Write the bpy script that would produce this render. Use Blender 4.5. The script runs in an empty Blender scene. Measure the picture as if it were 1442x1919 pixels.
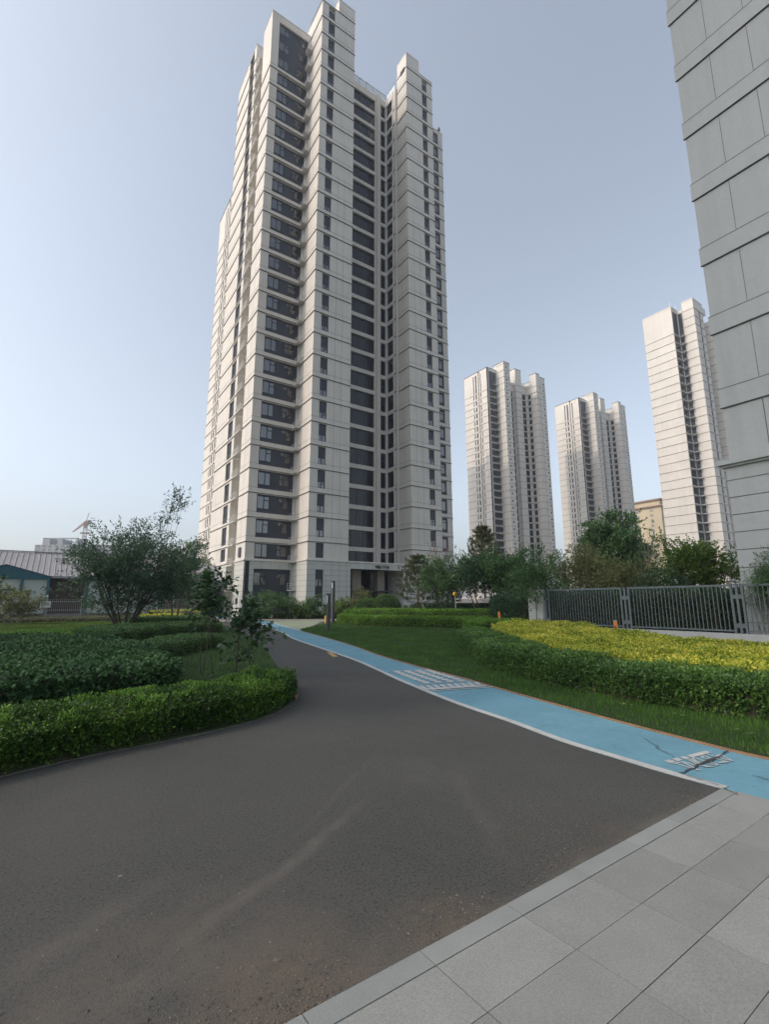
import bpy, math, random
import numpy as np
from mathutils import Vector, Matrix
D=bpy.data; S=bpy.context.scene; COL=S.collection
rng=np.random.default_rng(7); R=random.Random(11)
# world axes follow the building grid: +X and +Y run along the facades, camera over the origin at eye height
# ---------------------------------------------------------------- camera
EYE=1.6; PITCH=0.185832; YAW=0.973013; ROLL=-0.0014228; FPX=906.9; CX,CY=721.0,959.5
cp,sp=math.cos(PITCH),math.sin(PITCH)
F0=np.array([math.cos(YAW)*cp,math.sin(YAW)*cp,sp]); R0=np.array([math.sin(YAW),-math.cos(YAW),0.]); U0=np.cross(R0,F0)
RT=math.cos(ROLL)*R0+math.sin(ROLL)*U0; UP=-math.sin(ROLL)*R0+math.cos(ROLL)*U0
cam=D.objects.new('camera',D.cameras.new('camera')); COL.objects.link(cam); S.camera=cam
cam.matrix_world=Matrix(((RT[0],UP[0],-F0[0],0),(RT[1],UP[1],-F0[1],0),(RT[2],UP[2],-F0[2],EYE),(0,0,0,1)))
cam.data.sensor_fit='HORIZONTAL'; cam.data.sensor_width=36; cam.data.lens=FPX/1442*36
cam.data.clip_start=.05; cam.data.clip_end=4000
# ---------------------------------------------------------------- sky, sun, exposure
SUNV=Vector((-1,.24,.82)).normalized()
W=D.worlds.new('World'); S.world=W; W.use_nodes=True; nt=W.node_tree
bg=nt.nodes['Background']; sky=nt.nodes.new('ShaderNodeTexSky'); sky.sky_type='NISHITA'; sky.sun_disc=False
sky.sun_elevation=math.asin(SUNV.z); sky.sun_rotation=math.atan2(SUNV.x,SUNV.y)
sky.air_density=1.0; sky.dust_density=2.9; sky.ozone_density=1.6; sky.altitude=0
hs=nt.nodes.new('ShaderNodeHueSaturation'); hs.inputs['Saturation'].default_value=.52; hs.inputs['Hue'].default_value=.492
nt.links.new(sky.outputs[0],hs.inputs['Color']); nt.links.new(hs.outputs[0],bg.inputs[0]); bg.inputs[1].default_value=.15
sl=D.lights.new('sun','SUN'); sl.energy=.9; sl.angle=math.radians(1.0); sl.color=(1,.83,.68)
sun=D.objects.new('sun',sl); COL.objects.link(sun); sun.rotation_euler=SUNV.to_track_quat('Z','Y').to_euler()
S.view_settings.view_transform='Standard'; S.view_settings.look='None'; S.view_settings.gamma=1; S.view_settings.exposure=.86
# ---------------------------------------------------------------- helpers
def ray(x,y): return (x-CX)*RT-(y-CY)*UP+FPX*F0
def G(x,y,z=0.):                       # where the photograph's pixel meets the level z
    d=ray(x,y); k=(z-EYE)/d[2]; return (float(d[0]*k),float(d[1]*k))
def tag(o,label=None,cat=None,group=None,kind=None):
    for k,v in (('label',label),('category',cat),('group',group),('kind',kind)):
        if v: o[k]=v
    return o
def empty(name,loc,label=None,cat=None,group=None,parent=None):
    o=D.objects.new(name,None); COL.objects.link(o); o.location=loc; o.empty_display_size=.2
    if parent: o.parent=parent
    return tag(o,label,cat,group)
def link(name,me,parent=None,loc=None):
    o=D.objects.new(name,me); COL.objects.link(o)
    if parent: o.parent=parent
    if loc is not None: o.location=loc
    return o
def npmesh(name,V,F,mats,mi=None,smooth=False):
    """V (n,3); F (m,k) all faces same size"""
    V=np.asarray(V,np.float32); F=np.asarray(F,np.int32); me=D.meshes.new(name)
    m,k=F.shape
    me.vertices.add(len(V)); me.vertices.foreach_set('co',V.ravel())
    me.loops.add(m*k); me.loops.foreach_set('vertex_index',F.ravel())
    me.polygons.add(m); me.polygons.foreach_set('loop_start',np.arange(0,m*k,k,dtype=np.int32))
    for a in (mats if isinstance(mats,(list,tuple)) else [mats]): me.materials.append(a)
    if mi is not None: me.polygons.foreach_set('material_index',np.asarray(mi,np.int32))
    if smooth: me.polygons.foreach_set('use_smooth',np.ones(m,bool))
    me.update(calc_edges=True); me.validate(); return me
class MB:
    def __init__(s,ox=0,oy=0,oz=0): s.v=[]; s.f=[]; s.m=[]; s.o=(ox,oy,oz)
    def add(s,vs,fs,m=0):
        b=len(s.v); ox,oy,oz=s.o
        s.v+=[(x-ox,y-oy,z-oz) for x,y,z in vs]; s.f+=[tuple(b+i for i in f) for f in fs]; s.m+=[m]*len(fs); return s
    def box(s,x0,x1,y0,y1,z0,z1,m=0):
        return s.add([(x0,y0,z0),(x1,y0,z0),(x1,y1,z0),(x0,y1,z0),(x0,y0,z1),(x1,y0,z1),(x1,y1,z1),(x0,y1,z1)],
              [(0,3,2,1),(4,5,6,7),(0,1,5,4),(1,2,6,5),(2,3,7,6),(3,0,4,7)],m)
    def prism(s,poly,z0,z1,m=0):
        n=len(poly); return s.add([(x,y,z0) for x,y in poly]+[(x,y,z1) for x,y in poly],
              [tuple(reversed(range(n))),tuple(range(n,2*n))]+[(i,(i+1)%n,n+(i+1)%n,n+i) for i in range(n)],m)
    def quad(s,a,b,c,d,m=0): return s.add([a,b,c,d],[(0,1,2,3)],m)
    def tube(s,pts,rad,n=6,m=0,cap=True):
        P=[Vector(p) for p in pts]; vs=[]; fs=[]
        rad=rad if isinstance(rad,(list,tuple)) else [rad]*len(P)
        for i,p in enumerate(P):
            t=(P[min(i+1,len(P)-1)]-P[max(i-1,0)]).normalized(); a=t.orthogonal().normalized(); b=t.cross(a)
            if i==0: ref=a
            a=(ref-t*ref.dot(t)).normalized(); ref=a; b=t.cross(a)
            for k in range(n):
                an=2*math.pi*k/n; q=p+(a*math.cos(an)+b*math.sin(an))*rad[i]; vs.append(tuple(q))
        for i in range(len(P)-1):
            for k in range(n): fs.append((i*n+k,i*n+(k+1)%n,(i+1)*n+(k+1)%n,(i+1)*n+k))
        if cap: fs+= [tuple(reversed(range(n))),tuple((len(P)-1)*n+k for k in range(n))]
        return s.add(vs,fs,m)
    def bar(s,a,b,w,h=None,m=0):       # square bar between two points
        a=Vector(a); b=Vector(b); h=h or w; t=(b-a).normalized(); up=Vector((0,0,1)) if abs(t.z)<.9 else Vector((1,0,0))
        sd=t.cross(up).normalized(); u=sd.cross(t); vs=[]
        for p in (a,b):
            for i,j in ((-1,-1),(1,-1),(1,1),(-1,1)): vs.append(tuple(p+sd*(w/2*i)+u*(h/2*j)))
        return s.add(vs,[(0,3,2,1),(4,5,6,7),(0,1,5,4),(1,2,6,5),(2,3,7,6),(3,0,4,7)],m)
    def mesh(s,name,mats,smooth=False):
        me=D.meshes.new(name); me.from_pydata(s.v,[],s.f)
        for a in (mats if isinstance(mats,(list,tuple)) else [mats]): me.materials.append(a)
        me.polygons.foreach_set('material_index',s.m)
        if smooth: me.polygons.foreach_set('use_smooth',[True]*len(s.f))
        me.update(); return me
    def build(s,name,mats,parent=None,smooth=False): return link(name,s.mesh(name,mats,smooth),parent)
# ---------------------------------------------------------------- materials
def lin(h): # sRGB 0-255 triple to linear
    return tuple(((c/255+.055)/1.055)**2.4 if c/255>.04045 else c/255/12.92 for c in h)+(1,)
def mat(name,col,rough=.8,metal=0,spec=.3,n1=0,s1=3,n2=0,s2=40,bump=0,sb=60,ior=None,tint=None):
    m=D.materials.new(name); m.use_nodes=True; t=m.node_tree; b=t.nodes['Principled BSDF']
    c=tuple(col[:3])+(1,); b.inputs['Base Color'].default_value=c; b.inputs['Roughness'].default_value=rough
    b.inputs['Metallic'].default_value=metal; b.inputs['Specular IOR Level'].default_value=spec
    if ior: b.inputs['IOR'].default_value=ior
    if n1 or n2 or bump:
        g=t.nodes.new('ShaderNodeNewGeometry'); last=None
        def noise(sc,det=5):
            n=t.nodes.new('ShaderNodeTexNoise'); n.inputs['Scale'].default_value=sc; n.inputs['Detail'].default_value=det
            t.links.new(g.outputs['Position'],n.inputs['Vector']); return n
        cur=None
        for am,sc in ((n1,s1),(n2,s2)):
            if not am: continue
            n=noise(sc); mr=t.nodes.new('ShaderNodeMapRange'); mr.inputs[1].default_value=.25; mr.inputs[2].default_value=.75
            mr.inputs[3].default_value=1-am; mr.inputs[4].default_value=1+am; t.links.new(n.outputs[0],mr.inputs[0])
            mx=t.nodes.new('ShaderNodeVectorMath'); mx.operation='SCALE'
            if cur is None: mx.inputs[0].default_value=c[:3]
            else: t.links.new(cur,mx.inputs[0])
            t.links.new(mr.outputs[0],mx.inputs['Scale']); cur=mx.outputs[0]
        if cur is not None: t.links.new(cur,b.inputs['Base Color'])
        if bump:
            n=noise(sb,3); bp=t.nodes.new('ShaderNodeBump'); bp.inputs['Strength'].default_value=bump; bp.inputs['Distance'].default_value=.01
            t.links.new(n.outputs[0],bp.inputs['Height']); t.links.new(bp.outputs[0],b.inputs['Normal'])
    return m
def leafmat(name,cols,rough=.45,trans=.35,spec=.35):
    """cols: list of linear colours picked per leaf"""
    m=D.materials.new(name); m.use_nodes=True; t=m.node_tree; b=t.nodes['Principled BSDF']; out=t.nodes['Material Output']
    g=t.nodes.new('ShaderNodeNewGeometry'); r=t.nodes.new('ShaderNodeValToRGB'); r.color_ramp.interpolation='LINEAR'
    e=r.color_ramp.elements
    while len(e)<len(cols): e.new(.5)
    for i,c in enumerate(cols): e[i].position=i/(len(cols)-1); e[i].color=tuple(c[:3])+(1,)
    n=t.nodes.new('ShaderNodeTexNoise'); n.inputs['Scale'].default_value=1.1; n.inputs['Detail'].default_value=3
    t.links.new(g.outputs['Position'],n.inputs['Vector'])
    ma=t.nodes.new('ShaderNodeMath'); ma.operation='MULTIPLY_ADD'; ma.inputs[1].default_value=.62
    mb=t.nodes.new('ShaderNodeMath'); mb.operation='MULTIPLY_ADD'; mb.inputs[1].default_value=1.1; mb.inputs[2].default_value=-.36
    t.links.new(n.outputs[0],mb.inputs[0]); t.links.new(g.outputs['Random Per Island'],ma.inputs[0]); t.links.new(mb.outputs[0],ma.inputs[2])
    t.links.new(ma.outputs[0],r.inputs[0]); t.links.new(r.outputs[0],b.inputs['Base Color'])
    b.inputs['Roughness'].default_value=rough; b.inputs['Specular IOR Level'].default_value=spec
    tr=t.nodes.new('ShaderNodeBsdfTranslucent'); t.links.new(r.outputs[0],tr.inputs[0])
    mx=t.nodes.new('ShaderNodeMixShader'); mx.inputs[0].default_value=trans
    t.links.new(b.outputs[0],mx.inputs[1]); t.links.new(tr.outputs[0],mx.inputs[2]); t.links.new(mx.outputs[0],out.inputs[0])
    return m
def wallmat(name,col,dirt=.06,joint=None):
    m=mat(name,col,.85,n1=dirt,s1=.25,n2=.035,s2=6,bump=.15,sb=90); t=m.node_tree; b=t.nodes['Principled BSDF']; src=b.inputs['Base Color'].links[0].from_socket
    g=t.nodes.new('ShaderNodeNewGeometry'); mp=t.nodes.new('ShaderNodeMapping'); mp.inputs['Scale'].default_value=(2.6,2.6,.16); n=t.nodes.new('ShaderNodeTexNoise'); n.inputs['Scale'].default_value=1; n.inputs['Detail'].default_value=5
    t.links.new(g.outputs['Position'],mp.inputs['Vector']); t.links.new(mp.outputs[0],n.inputs['Vector']); r=t.nodes.new('ShaderNodeMapRange'); r.inputs[1].default_value=.45; r.inputs[2].default_value=.75; r.inputs[3].default_value=1.0; r.inputs[4].default_value=.92
    t.links.new(n.outputs[0],r.inputs[0]); v=t.nodes.new('ShaderNodeVectorMath'); v.operation='SCALE'; t.links.new(src,v.inputs[0]); t.links.new(r.outputs[0],v.inputs['Scale']); t.links.new(v.outputs[0],b.inputs['Base Color'])
    return m
WALL=wallmat('stone_paint',(.61,.58,.53)); BAND=wallmat('band_paint',(.62,.595,.55))
PODM=wallmat('podium_stone',(.50,.51,.475)); WALL_SHADE=wallmat('shade_toned_paint',(.38,.40,.395),.04)
JOINT_SHADE=mat('dark_joint_and_shade',(.12,.115,.11),.9); PANEL=mat('dark_cladding',(.042,.050,.066),.38,n1=.1,s1=.8)
FRAME=mat('window_frame',(.03,.033,.038),.4); GLASS=mat('window_glass',(.015,.02,.028),.04,spec=.6,ior=2.1); MGLASS=mat('clear_glass',(.02,.025,.032),.06,spec=.5,ior=1.75); DGLASS=mat('dark_glass',(.012,.016,.024),.1,spec=.4,ior=1.5)
BLIND=mat('pale_blind',(.35,.35,.34),.7); DARKIN=mat('dark_interior',(.02,.022,.026),.7)
RAIL=mat('rail_metal',(.12,.13,.14),.45,.6); WHITEM=mat('white_metal',(.7,.7,.68),.5)
CONC=mat('concrete',(.24,.235,.22),.9,n1=.1,s1=1.5,n2=.06,s2=20)
RGLASS=mat('rail_glass',(.6,.66,.7),.05,spec=.8)
# ---------------------------------------------------------------- big structure: tower with painted stone bands
FL=2.95; Z0=8.62
def zk(k): return Z0+FL*k
def face_rect(mb,ax,c,a0,a1,z0,z1,d0,d1,m=0):
    """a slab on a wall plane. ax 'S': plane y=c, a=x, outwards -y; ax 'W': plane x=c, a=y, outwards -x. depth from c-d1 to c+d0"""
    if ax=='S': mb.box(a0,a1,c-d1,c+d0,z0,z1,m)
    else: mb.box(c-d1,c+d0,a0,a1,z0,z1,m)
def bands(mb,ax,c,a0,a1,ztop,k0=0,kmax=99,m=1,mj=2,e0=.0,e1=.0,thin=True,g=.075):
    """one slightly proud string course per storey with a dark strip painting in the shade under it"""
    for k in range(k0,kmax):
        z=zk(k)
        if z+.7>ztop: break
        if not thin: g=.11
        face_rect(mb,ax,c,a0-e0,a1+e1,z,z+g,.0,.085,mj)  # no groove is cut: the course's shade is this dark-coloured strip
        face_rect(mb,ax,c,a0-e0,a1+e1,z+g,z+g+.035,.0,.06,m)
        if thin: face_rect(mb,ax,c,a0-e0,a1+e1,z+.70,z+.725,.0,.012,mj)
def joints(mb,ax,c,cols,z0,z1,m=2):
    for a in cols: face_rect(mb,ax,c,a-.012,a+.012,z0,z1,.0,.004,m)
def hj(mb,ax,c,a0,a1,zs,m=2):
    for z in zs: face_rect(mb,ax,c,a0,a1,z-.012,z+.012,.0,.006,m)
def column_wall(mb,ax,c,th,a0,a1,z0,z1,opens,m=0,sill=.0):
    """vertical strip a0..a1 with openings [(b0,b1,za,zb)...] between; wall of thickness th behind plane c"""
    b0=min(o[0] for o in opens); b1=max(o[1] for o in opens)
    if b0>a0: face_rect(mb,ax,c,a0,b0,z0,z1,th,0,m)
    if a1>b1: face_rect(mb,ax,c,b1,a1,z0,z1,th,0,m)
    z=z0
    for o in sorted(opens,key=lambda o:o[2]):
        if o[2]>z: face_rect(mb,ax,c,b0,b1,z,o[2],th,0,m)
        z=o[3]
    if z1>z: face_rect(mb,ax,c,b0,b1,z,z1,th,0,m)
def win_mesh(ax,w,h,panes,fr=.05,depth=.07,blind=None):
    """window, local origin lower-left of opening on its plane; panes=[(a0,a1,z0,z1)] fractions, glass behind a dark frame"""
    mb=MB()
    face_rect(mb,ax,0,0,w,0,h,depth,-.03,0)
    for i,(a0,a1,z0,z1) in enumerate(panes):
        A0,A1,Z_0,Z_1=a0*w+fr,a1*w-fr,z0*h+fr,z1*h-fr
        face_rect(mb,ax,0,A0,A1,Z_0,Z_1,0.0,.0-.024,1)
    for (a0,a1,z0,z1) in panes:
        for (p,q,r,s_) in ((a0*w,a0*w+fr,z0*h,z1*h),(a1*w-fr,a1*w,z0*h,z1*h),(a0*w+fr,a1*w-fr,z0*h,z0*h+fr),(a0*w+fr,a1*w-fr,z1*h-fr,z1*h)):
            face_rect(mb,ax,0,p,q,r,s_,-.024,.012,0)
    return mb
def put_windows(parent,name,ax,c,a,zs,w,h,panes,variants=1,gl=None):
    ms=[]
    for i in range(variants):
        pn=panes[i] if variants>1 else panes
        ms.append(win_mesh(ax,w,h,pn).mesh(name,[FRAME,gl or GLASS]))
    o0=parent.location
    for i,z in enumerate(zs):
        loc=(a,c,z) if ax=='S' else (c,a,z)
        link(name,ms[(i*7+i//3)%variants] if variants>1 else ms[0],parent,(loc[0]-o0.x,loc[1]-o0.y,loc[2]-o0.z))
def part(mb,name,mats,parent):
    o=mb.build(name,mats,parent); return o
def copyz(name,me,parent,pts):
    for p in pts: link(name,me,parent,p)

# ================= tower nine (the main one)
t9=empty('apartment_tower',(18.04,51.09,0),'tall central apartment tower with dark window strips and a black numbered sign over its entrance','apartment tower','pale high-rise apartment towers')
O9=(18.04,51.09,0)
K9=26
w=MB(*O9); MW=[WALL,BAND,JOINT_SHADE,PODM]
POD=6.45
def ext(x0,x1,y0,y1,z1,z0=POD): w.box(x0,x1,y0,y1,z0,z1,0)
opn=lambda b0,b1,ks,lo=.63,hi=2.88:[(b0,b1,zk(k)+lo,zk(k)+hi) for k in ks]
# M1 (left wing, west face) with two-light window column
ops=[(63.0,65.1,6.9,8.5)]+opn(63.0,65.1,range(0,27),.35,2.75)
column_wall(w,'W',18.04,.3,62.0,71.0,POD,88.2,ops)
w.box(18.34,26,62.0,71.0,POD,88.2,0)
# recess between M1 and M2
w.box(19.4,26,58.7,62.0,0,86.4,0)
# M2
ops=opn(19.15,23.75,range(0,26)); ops=[(19.15,23.75,6.72,8.55)]+[o if i<23 else None for i,o in enumerate(ops)]
ops=[o for o in ops if o]; ops.append((19.15,23.75,zk(23)+.63,zk(26)-.15))
column_wall(w,'S',55.16,.45,18.04,24.01,POD,86.4,ops)
w.box(18.04,24.01,55.61,58.7,POD,86.4,0)
# M3
ops=[(25.05,26.1,6.8,8.55)]+opn(25.05,26.1,range(0,27))
column_wall(w,'S',51.09,.4,24.01,29.45,POD,88.2,ops)
w.box(24.01,29.45,51.49,57.2,POD,88.2,0)
w.box(26.72,29.45,51.09,53.2,88.2,90.7,0)
# recessed balconies
ops=opn(29.7,36.95,range(0,26),.55,2.9); ops=[(29.7,36.95,6.85,8.6)]+ops
column_wall(w,'S',56.9,.35,29.45,37.2,POD,86.6,ops)
w.box(37.2,37.9,56.62,57.25,POD,86.6,0)
ops=[(37.97,39.03,6.85,8.6)]+opn(37.97,39.03,range(0,26),.55,2.9)
column_wall(w,'S',56.9,.35,37.9,39.21,POD,86.6,ops)
ops=[(55.06,56.75,6.85,8.6)]+opn(55.06,56.75,range(0,26),.55,2.9)
column_wall(w,'W',39.1,.35,54.1,56.9,POD,86.6,ops)
w.box(29.45,39.45,57.6,70,POD,86.6,0); w.box(39.5,44.9,54.1,70,POD,86.6,0)
# C
ops=opn(42.75,43.82,range(0,27)); 
column_wall(w,'S',51.46,.4,39.49,44.9,POD,88.9,ops)
w.box(39.49,44.9,51.86,54.1,POD,88.9,0)
w.box(39.49,42.15,51.46,54.0,88.9,91.2,0)
# R
ops=opn(48.47,49.62,range(0,26)); column_wall(w,'S',55.49,.4,44.9,50.65,POD,85.9,ops)
w.box(44.9,50.65,55.89,70,POD,85.9,0)
# parapet copings
for x0,x1,y0,y1,z in ((18.04,26,62.0,71.0,88.2),(18.04,24.01,55.16,58.7,86.4),(24.01,26.72,51.09,57.2,88.2),(26.72,29.45,51.09,53.2,90.7),(39.49,42.15,51.46,54.0,91.2),(42.15,44.9,51.46,54.1,88.9),(44.9,50.65,55.49,70,85.9)):
    w.box(x0-.05,x1+.05 if x1 not in (26.72,42.15) else x1,y0-.05,y1+.05,z,z+.09,1)
# string courses
for ax,c,a0,a1,zt,e0,e1 in (('W',18.04,62.0,71.0,88,.0,0),('W',18.04,55.16,58.7,78,.085,0),('S',55.16,18.04,24.01,78,.085,0),('W',24.01,51.09,55.1,90,.085,0),('S',51.09,24.01,29.45,90,.085,.085),
     ('S',51.46,39.49,44.9,90,.085,.085),('W',39.49,51.46,54.1,91,.085,0),('W',39.1,54.2,54.75,86,0,0),('S',55.49,44.9,50.65,85.4,0,.085)):
    bands(w,ax,c,a0,a1,zt,e0=e0,e1=e1)
for ax,c,cols in (('S',51.09,(27.1,28.1)),('S',51.46,(40.6,41.7)),('S',55.16,()),('W',18.04,(57.0,))):
    joints(w,ax,c,cols,9.4,60)
# podium
pz=[.45+.62*i for i in range(1,10)]
ops=[(19.15,23.75,.15,5.56)]; column_wall(w,'S',55.1,.5,17.98,24.01,0,POD,ops,3)
w.box(17.98,24.01,55.6,58.7,0,POD,3)
ops=[(25.05,26.1,1.2,5.45)]; column_wall(w,'S',51.03,.5,23.95,29.75,0,POD,ops,3); w.box(23.95,29.75,51.53,58,0,POD,3)
ops=[(63.5,65.9,.3,2.6),(63.5,65.9,3.4,5.66)]; column_wall(w,'W',17.98,.4,62.0,72.0,0,POD,ops,3); w.box(18.38,26,62.0,72.0,0,POD,3)
w.box(29.75,44.9,51.03,51.6,5.72,POD,3)                      # beam over the entrance
w.box(29.75,38.1,51.6,56,5.95,POD,3)
w.box(38.0,44.9,51.35,70,0,POD,3); w.box(44.9,50.65,55.4,70,0,POD,3); w.box(29.75,38,56,70,0,POD,0)
for ax,c,a0,a1 in (('S',55.1,17.98,19.15),('S',51.03,23.95,25.05),('S',51.03,26.1,29.75),('W',17.98,55.1,58.7),('W',23.95,51.03,55.1),('W',17.98,66.0,72.0),('W',17.98,62.0,63.4),('S',51.35,38.0,44.9),('S',55.4,44.9,50.65)):
    hj(w,ax,c,a0,a1,[z for z in pz if z<6.3])
joints(w,'S',51.03,(27.15,28.2,29.2),0,POD); joints(w,'S',55.1,(18.6,),0,POD); joints(w,'S',55.1,(20.1,21.2,22.3,23.4),5.6,POD)
joints(w,'S',51.03,(30.8,31.9,33.0,35.9,37.0),5.75,POD)
joints(w,'S',51.35,(39.2,40.4,41.6,42.8,44.),0,5.7)
# ledge on top of the podium
for x0,x1,y0,y1 in ((17.86,24.0,54.98,55.16),(17.86,18.04,55.16,58.7),(23.83,45.0,50.91,51.09),(23.83,24.01,51.09,55.1),(17.86,18.04,62.0,72.1),(29.45,38.1,51.09,56.5),(38.1,44.9,51.09,51.46)):
    w.box(x0,x1,y0,y1,POD,POD+.17,1)
part(w,'wall',MW,t9)
# dark cladding behind the openings, one part per strip
def clad(ax,c,a0,a1,z0,z1,rec,parent,o=O9,m=PANEL):
    b=MB(*o); face_rect(b,ax,c+rec,a0-.05,a1+.05,z0,z1,.1,0,0); return part(b,'dark_panel',[m],parent)
clad('S',55.16,19.15,23.75,.1,85.4,.22,t9); clad('S',51.09,25.05,26.1,1.0,87.6,.2,t9)
clad('W',18.04,63.0,65.9,.3,87.4,.2,t9); clad('S',51.46,42.75,43.82,7,87.6,.2,t9); clad('S',55.49,48.47,49.62,7,85,.2,t9)
p2=[[(0,.42,0,1),(.42,1,0,.62),(.42,1,.62,1)]]
Z=[zk(k) for k in range(0,26)]
put_windows(t9,'bay_window','S',55.36,19.25,[3.6,6.95]+[z+1.15 for z in Z],1.5,1.55,[[(0,.55,0,1),(.55,1,0,.68),(.55,1,.68,1)],[(0,.55,0,1),(.55,1,0,1)]],2)
put_windows(t9,'kitchen_window','S',55.36,21.9,[3.7,7.05]+[z+1.3 for z in Z],1.3,1.35,[[(0,.45,.62,1),(.45,1,0,1)],[(0,.45,.0,.62),(0,.45,.62,1),(.45,1,0,1)]],2,gl=MGLASS)
Z=[zk(k) for k in range(0,27)]
put_windows(t9,'slot_window','S',51.27,25.05,[1.4,3.5]+[z+.63 for z in Z],1.05,.86,[[(0,.48,0,1),(.48,1,0,1)],[(0,.5,0,1),(.5,1,0,.7),(.5,1,.7,1)]],2)
put_windows(t9,'corner_window','S',51.64,42.75,[z+.63 for z in Z],1.07,.9,[[(0,.48,0,1),(.48,1,0,1)],[(0,.5,0,1),(.5,1,0,.7),(.5,1,.7,1)]],2)
put_windows(t9,'end_window','S',55.67,48.6,[z+1.1 for z in Z[:26]],.85,1.5,[[(0,1,0,1)],[(0,1,0,.75),(0,1,.75,1)]],2)
put_windows(t9,'wing_window','W',18.2,63.05,[zk(-1)+1.2]+[z+.75 for z in Z],2.0,1.95,[[(0,.4,.3,1),(.62,1,.3,1)],[(0,.4,.3,1),(.62,1,.0,.3),(.62,1,.3,1)]],2)
# recessed balcony glazing
Z=[6.85-.55]+[zk(k) for k in range(0,26)]
put_windows(t9,'balcony_glazing','S',57.2,29.7,[z+.55 for z in Z],7.25,2.35 if 0 else 2.33,[[(0,.3,0,1),(.3,.62,0,1),(.62,.8,0,1),(.8,1,0,1)],[(0,.25,0,1),(.25,.5,0,1),(.5,.78,0,1),(.78,1,0,1)]],2,gl=DGLASS)
put_windows(t9,'narrow_window','S',57.15,37.97,[z+.55 for z in Z],1.06,2.33,[[(0,1,0,.55),(0,1,.55,1)],[(0,1,0,1)]],2,gl=DGLASS)
put_windows(t9,'side_window','W',39.35,55.06,[z+.55 for z in Z],1.69,2.33,[[(0,.5,0,1),(.5,1,0,1)],[(0,.65,0,1),(.65,1,0,1)]],2,gl=DGLASS)
# balcony back slabs are dark: reveal lining
b=MB(*O9); b.box(39.0,39.2,56.7,56.95,POD,86.0,0); part(b,'corner_post',[WHITEM],t9)
b=MB(*O9); b.tube([(39.02,54.8,POD),(39.02,54.8,86.4)],.05,8); b.tube([(23.9,55.02,6.6),(23.9,55.02,85.6)],.04,6); part(b,'drain_pipe',[WHITEM],t9)
# air-conditioner ledges with rails
def ac_mesh(x0,x1,y0,y1):
    b=MB(); b.box(x0,x1,y0,y1,0,.12,0)
    for z in (.35,.6,.85):
        b.bar((x0+.03,y0+.03,z),(x1-.03,y0+.03,z),.03,m=1); b.bar((x0+.03,y0+.03,z),(x0+.03,y1,z),.03,m=1)
    for p in ((x0+.03,y0+.03),(x1-.03,y0+.03),(x0+.03,y1-.05)): b.bar((p[0],p[1],.1),(p[0],p[1],.9),.03,m=1)
    return b
me=ac_mesh(0,.75,0,1.1).mesh('ac_ledge',[BAND,WHITEM])
for k in [-2,-1]+list(range(0,26)): link('ac_ledge',me,t9,(23.3-O9[0],54.0-O9[1],(zk(k)-.05) if k>-1 else (6.35 if k==-1 else 3.05)))
me=ac_mesh(0,1.1,0,2.3).mesh('ac_ledge',[BAND,WHITEM])
for k in [-2,-1]+list(range(0,26)): link('side_ac_ledge',me,t9,(17.8-O9[0],59.3-O9[1],(zk(k)-.05) if k>-1 else (6.1 if k==-1 else 3.05)))
b=MB(); b.box(0,.08,0,.75,0,1.6,0); me=b.mesh('recess_window',[GLASS])
for k in range(-1,26): link('recess_window',me,t9,(19.33-O9[0],58.8-O9[1],zk(k)+.9))
# roof railing
b=MB(*O9)
for (x0,y0,x1,y1) in ((29.5,56.8,39.15,56.8),(39.15,56.8,39.15,54.2)):
    for z in (87.62,): b.bar((x0,y0,z),(x1,y1,z),.06,m=0)
    n=7 if y0==y1 else 3
    for i in range(n+1): b.bar((x0+(x1-x0)*i/n,y0+(y1-y0)*i/n,86.6),(x0+(x1-x0)*i/n,y0+(y1-y0)*i/n,87.6),.035,m=0)
    b.box(min(x0,x1)-.01,max(x0,x1)+.01,min(y0,y1)-.01,max(y0,y1)+.01,86.62,87.5,1)
part(b,'roof_railing',[RAIL,RGLASS],t9)
def roof_vent(x,y,z,parent,o):
    b=MB(*o); b.tube([(x,y,z),(x,y,z+.9)],.1,8); b.tube([(x,y,z+.75),(x,y,z+.85),(x,y,z+1.25),(x,y,z+1.35)],[.12,.3,.3,.1],10); part(b,'roof_vent',[RAIL],parent)
roof_vent(34.2,57.4,87.0,t9,O9); roof_vent(35.5,57.4,87.0,t9,O9); roof_vent(50.2,55.9,86.0,t9,O9)
b=MB(*O9); b.box(39.43,39.49,51.9,53.0,88.0,88.75,0); part(b,'roof_opening',[DARKIN],t9)
b=MB(*O9); b.box(17.9,17.96,56.5,57.34,6.95,8.1,0); part(b,'wall_vent',[PANEL],t9)
# entrance
b=MB(*O9); b.box(29.75,38.0,55.0,55.1,0,5.95,0)
for x in (30.0,31.0,32.6,34.6,36.4,37.4): b.box(x-.05,x+.05,54.9,55.0,0,5.9,1)
for z in (2.5,): b.box(29.75,38,54.88,55.0,z,z+.14,1)
part(b,'entrance_glazing',[DGLASS,FRAME],t9)
b=MB(*O9)
for x0,x1 in ((31.1,32.4),(34.9,36.0)): b.box(x0,x1,52.9,53.7,0,5.72,0)
part(b,'entrance_column',[mat('tan_stone',(.24,.215,.18),.7,n1=.08,s1=2)],t9)
b=MB(*O9); b.box(30.4,36.8,52.0,54.8,3.0,3.15,0); part(b,'entrance_canopy',[FRAME],t9)
cu=D.curves.new('sign_text','FONT'); cu.body='9幢1单元'; cu.size=.5; cu.extrude=.02; cu.offset=.012
to=D.objects.new('sign_tmp',cu); COL.objects.link(to); bpy.context.view_layer.update()
me=D.meshes.new_from_object(to.evaluated_get(bpy.context.evaluated_depsgraph_get())); D.objects.remove(to)
xs=[v.co.x for v in me.vertices]; wx=(max(xs)-min(xs)) or 1
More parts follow.
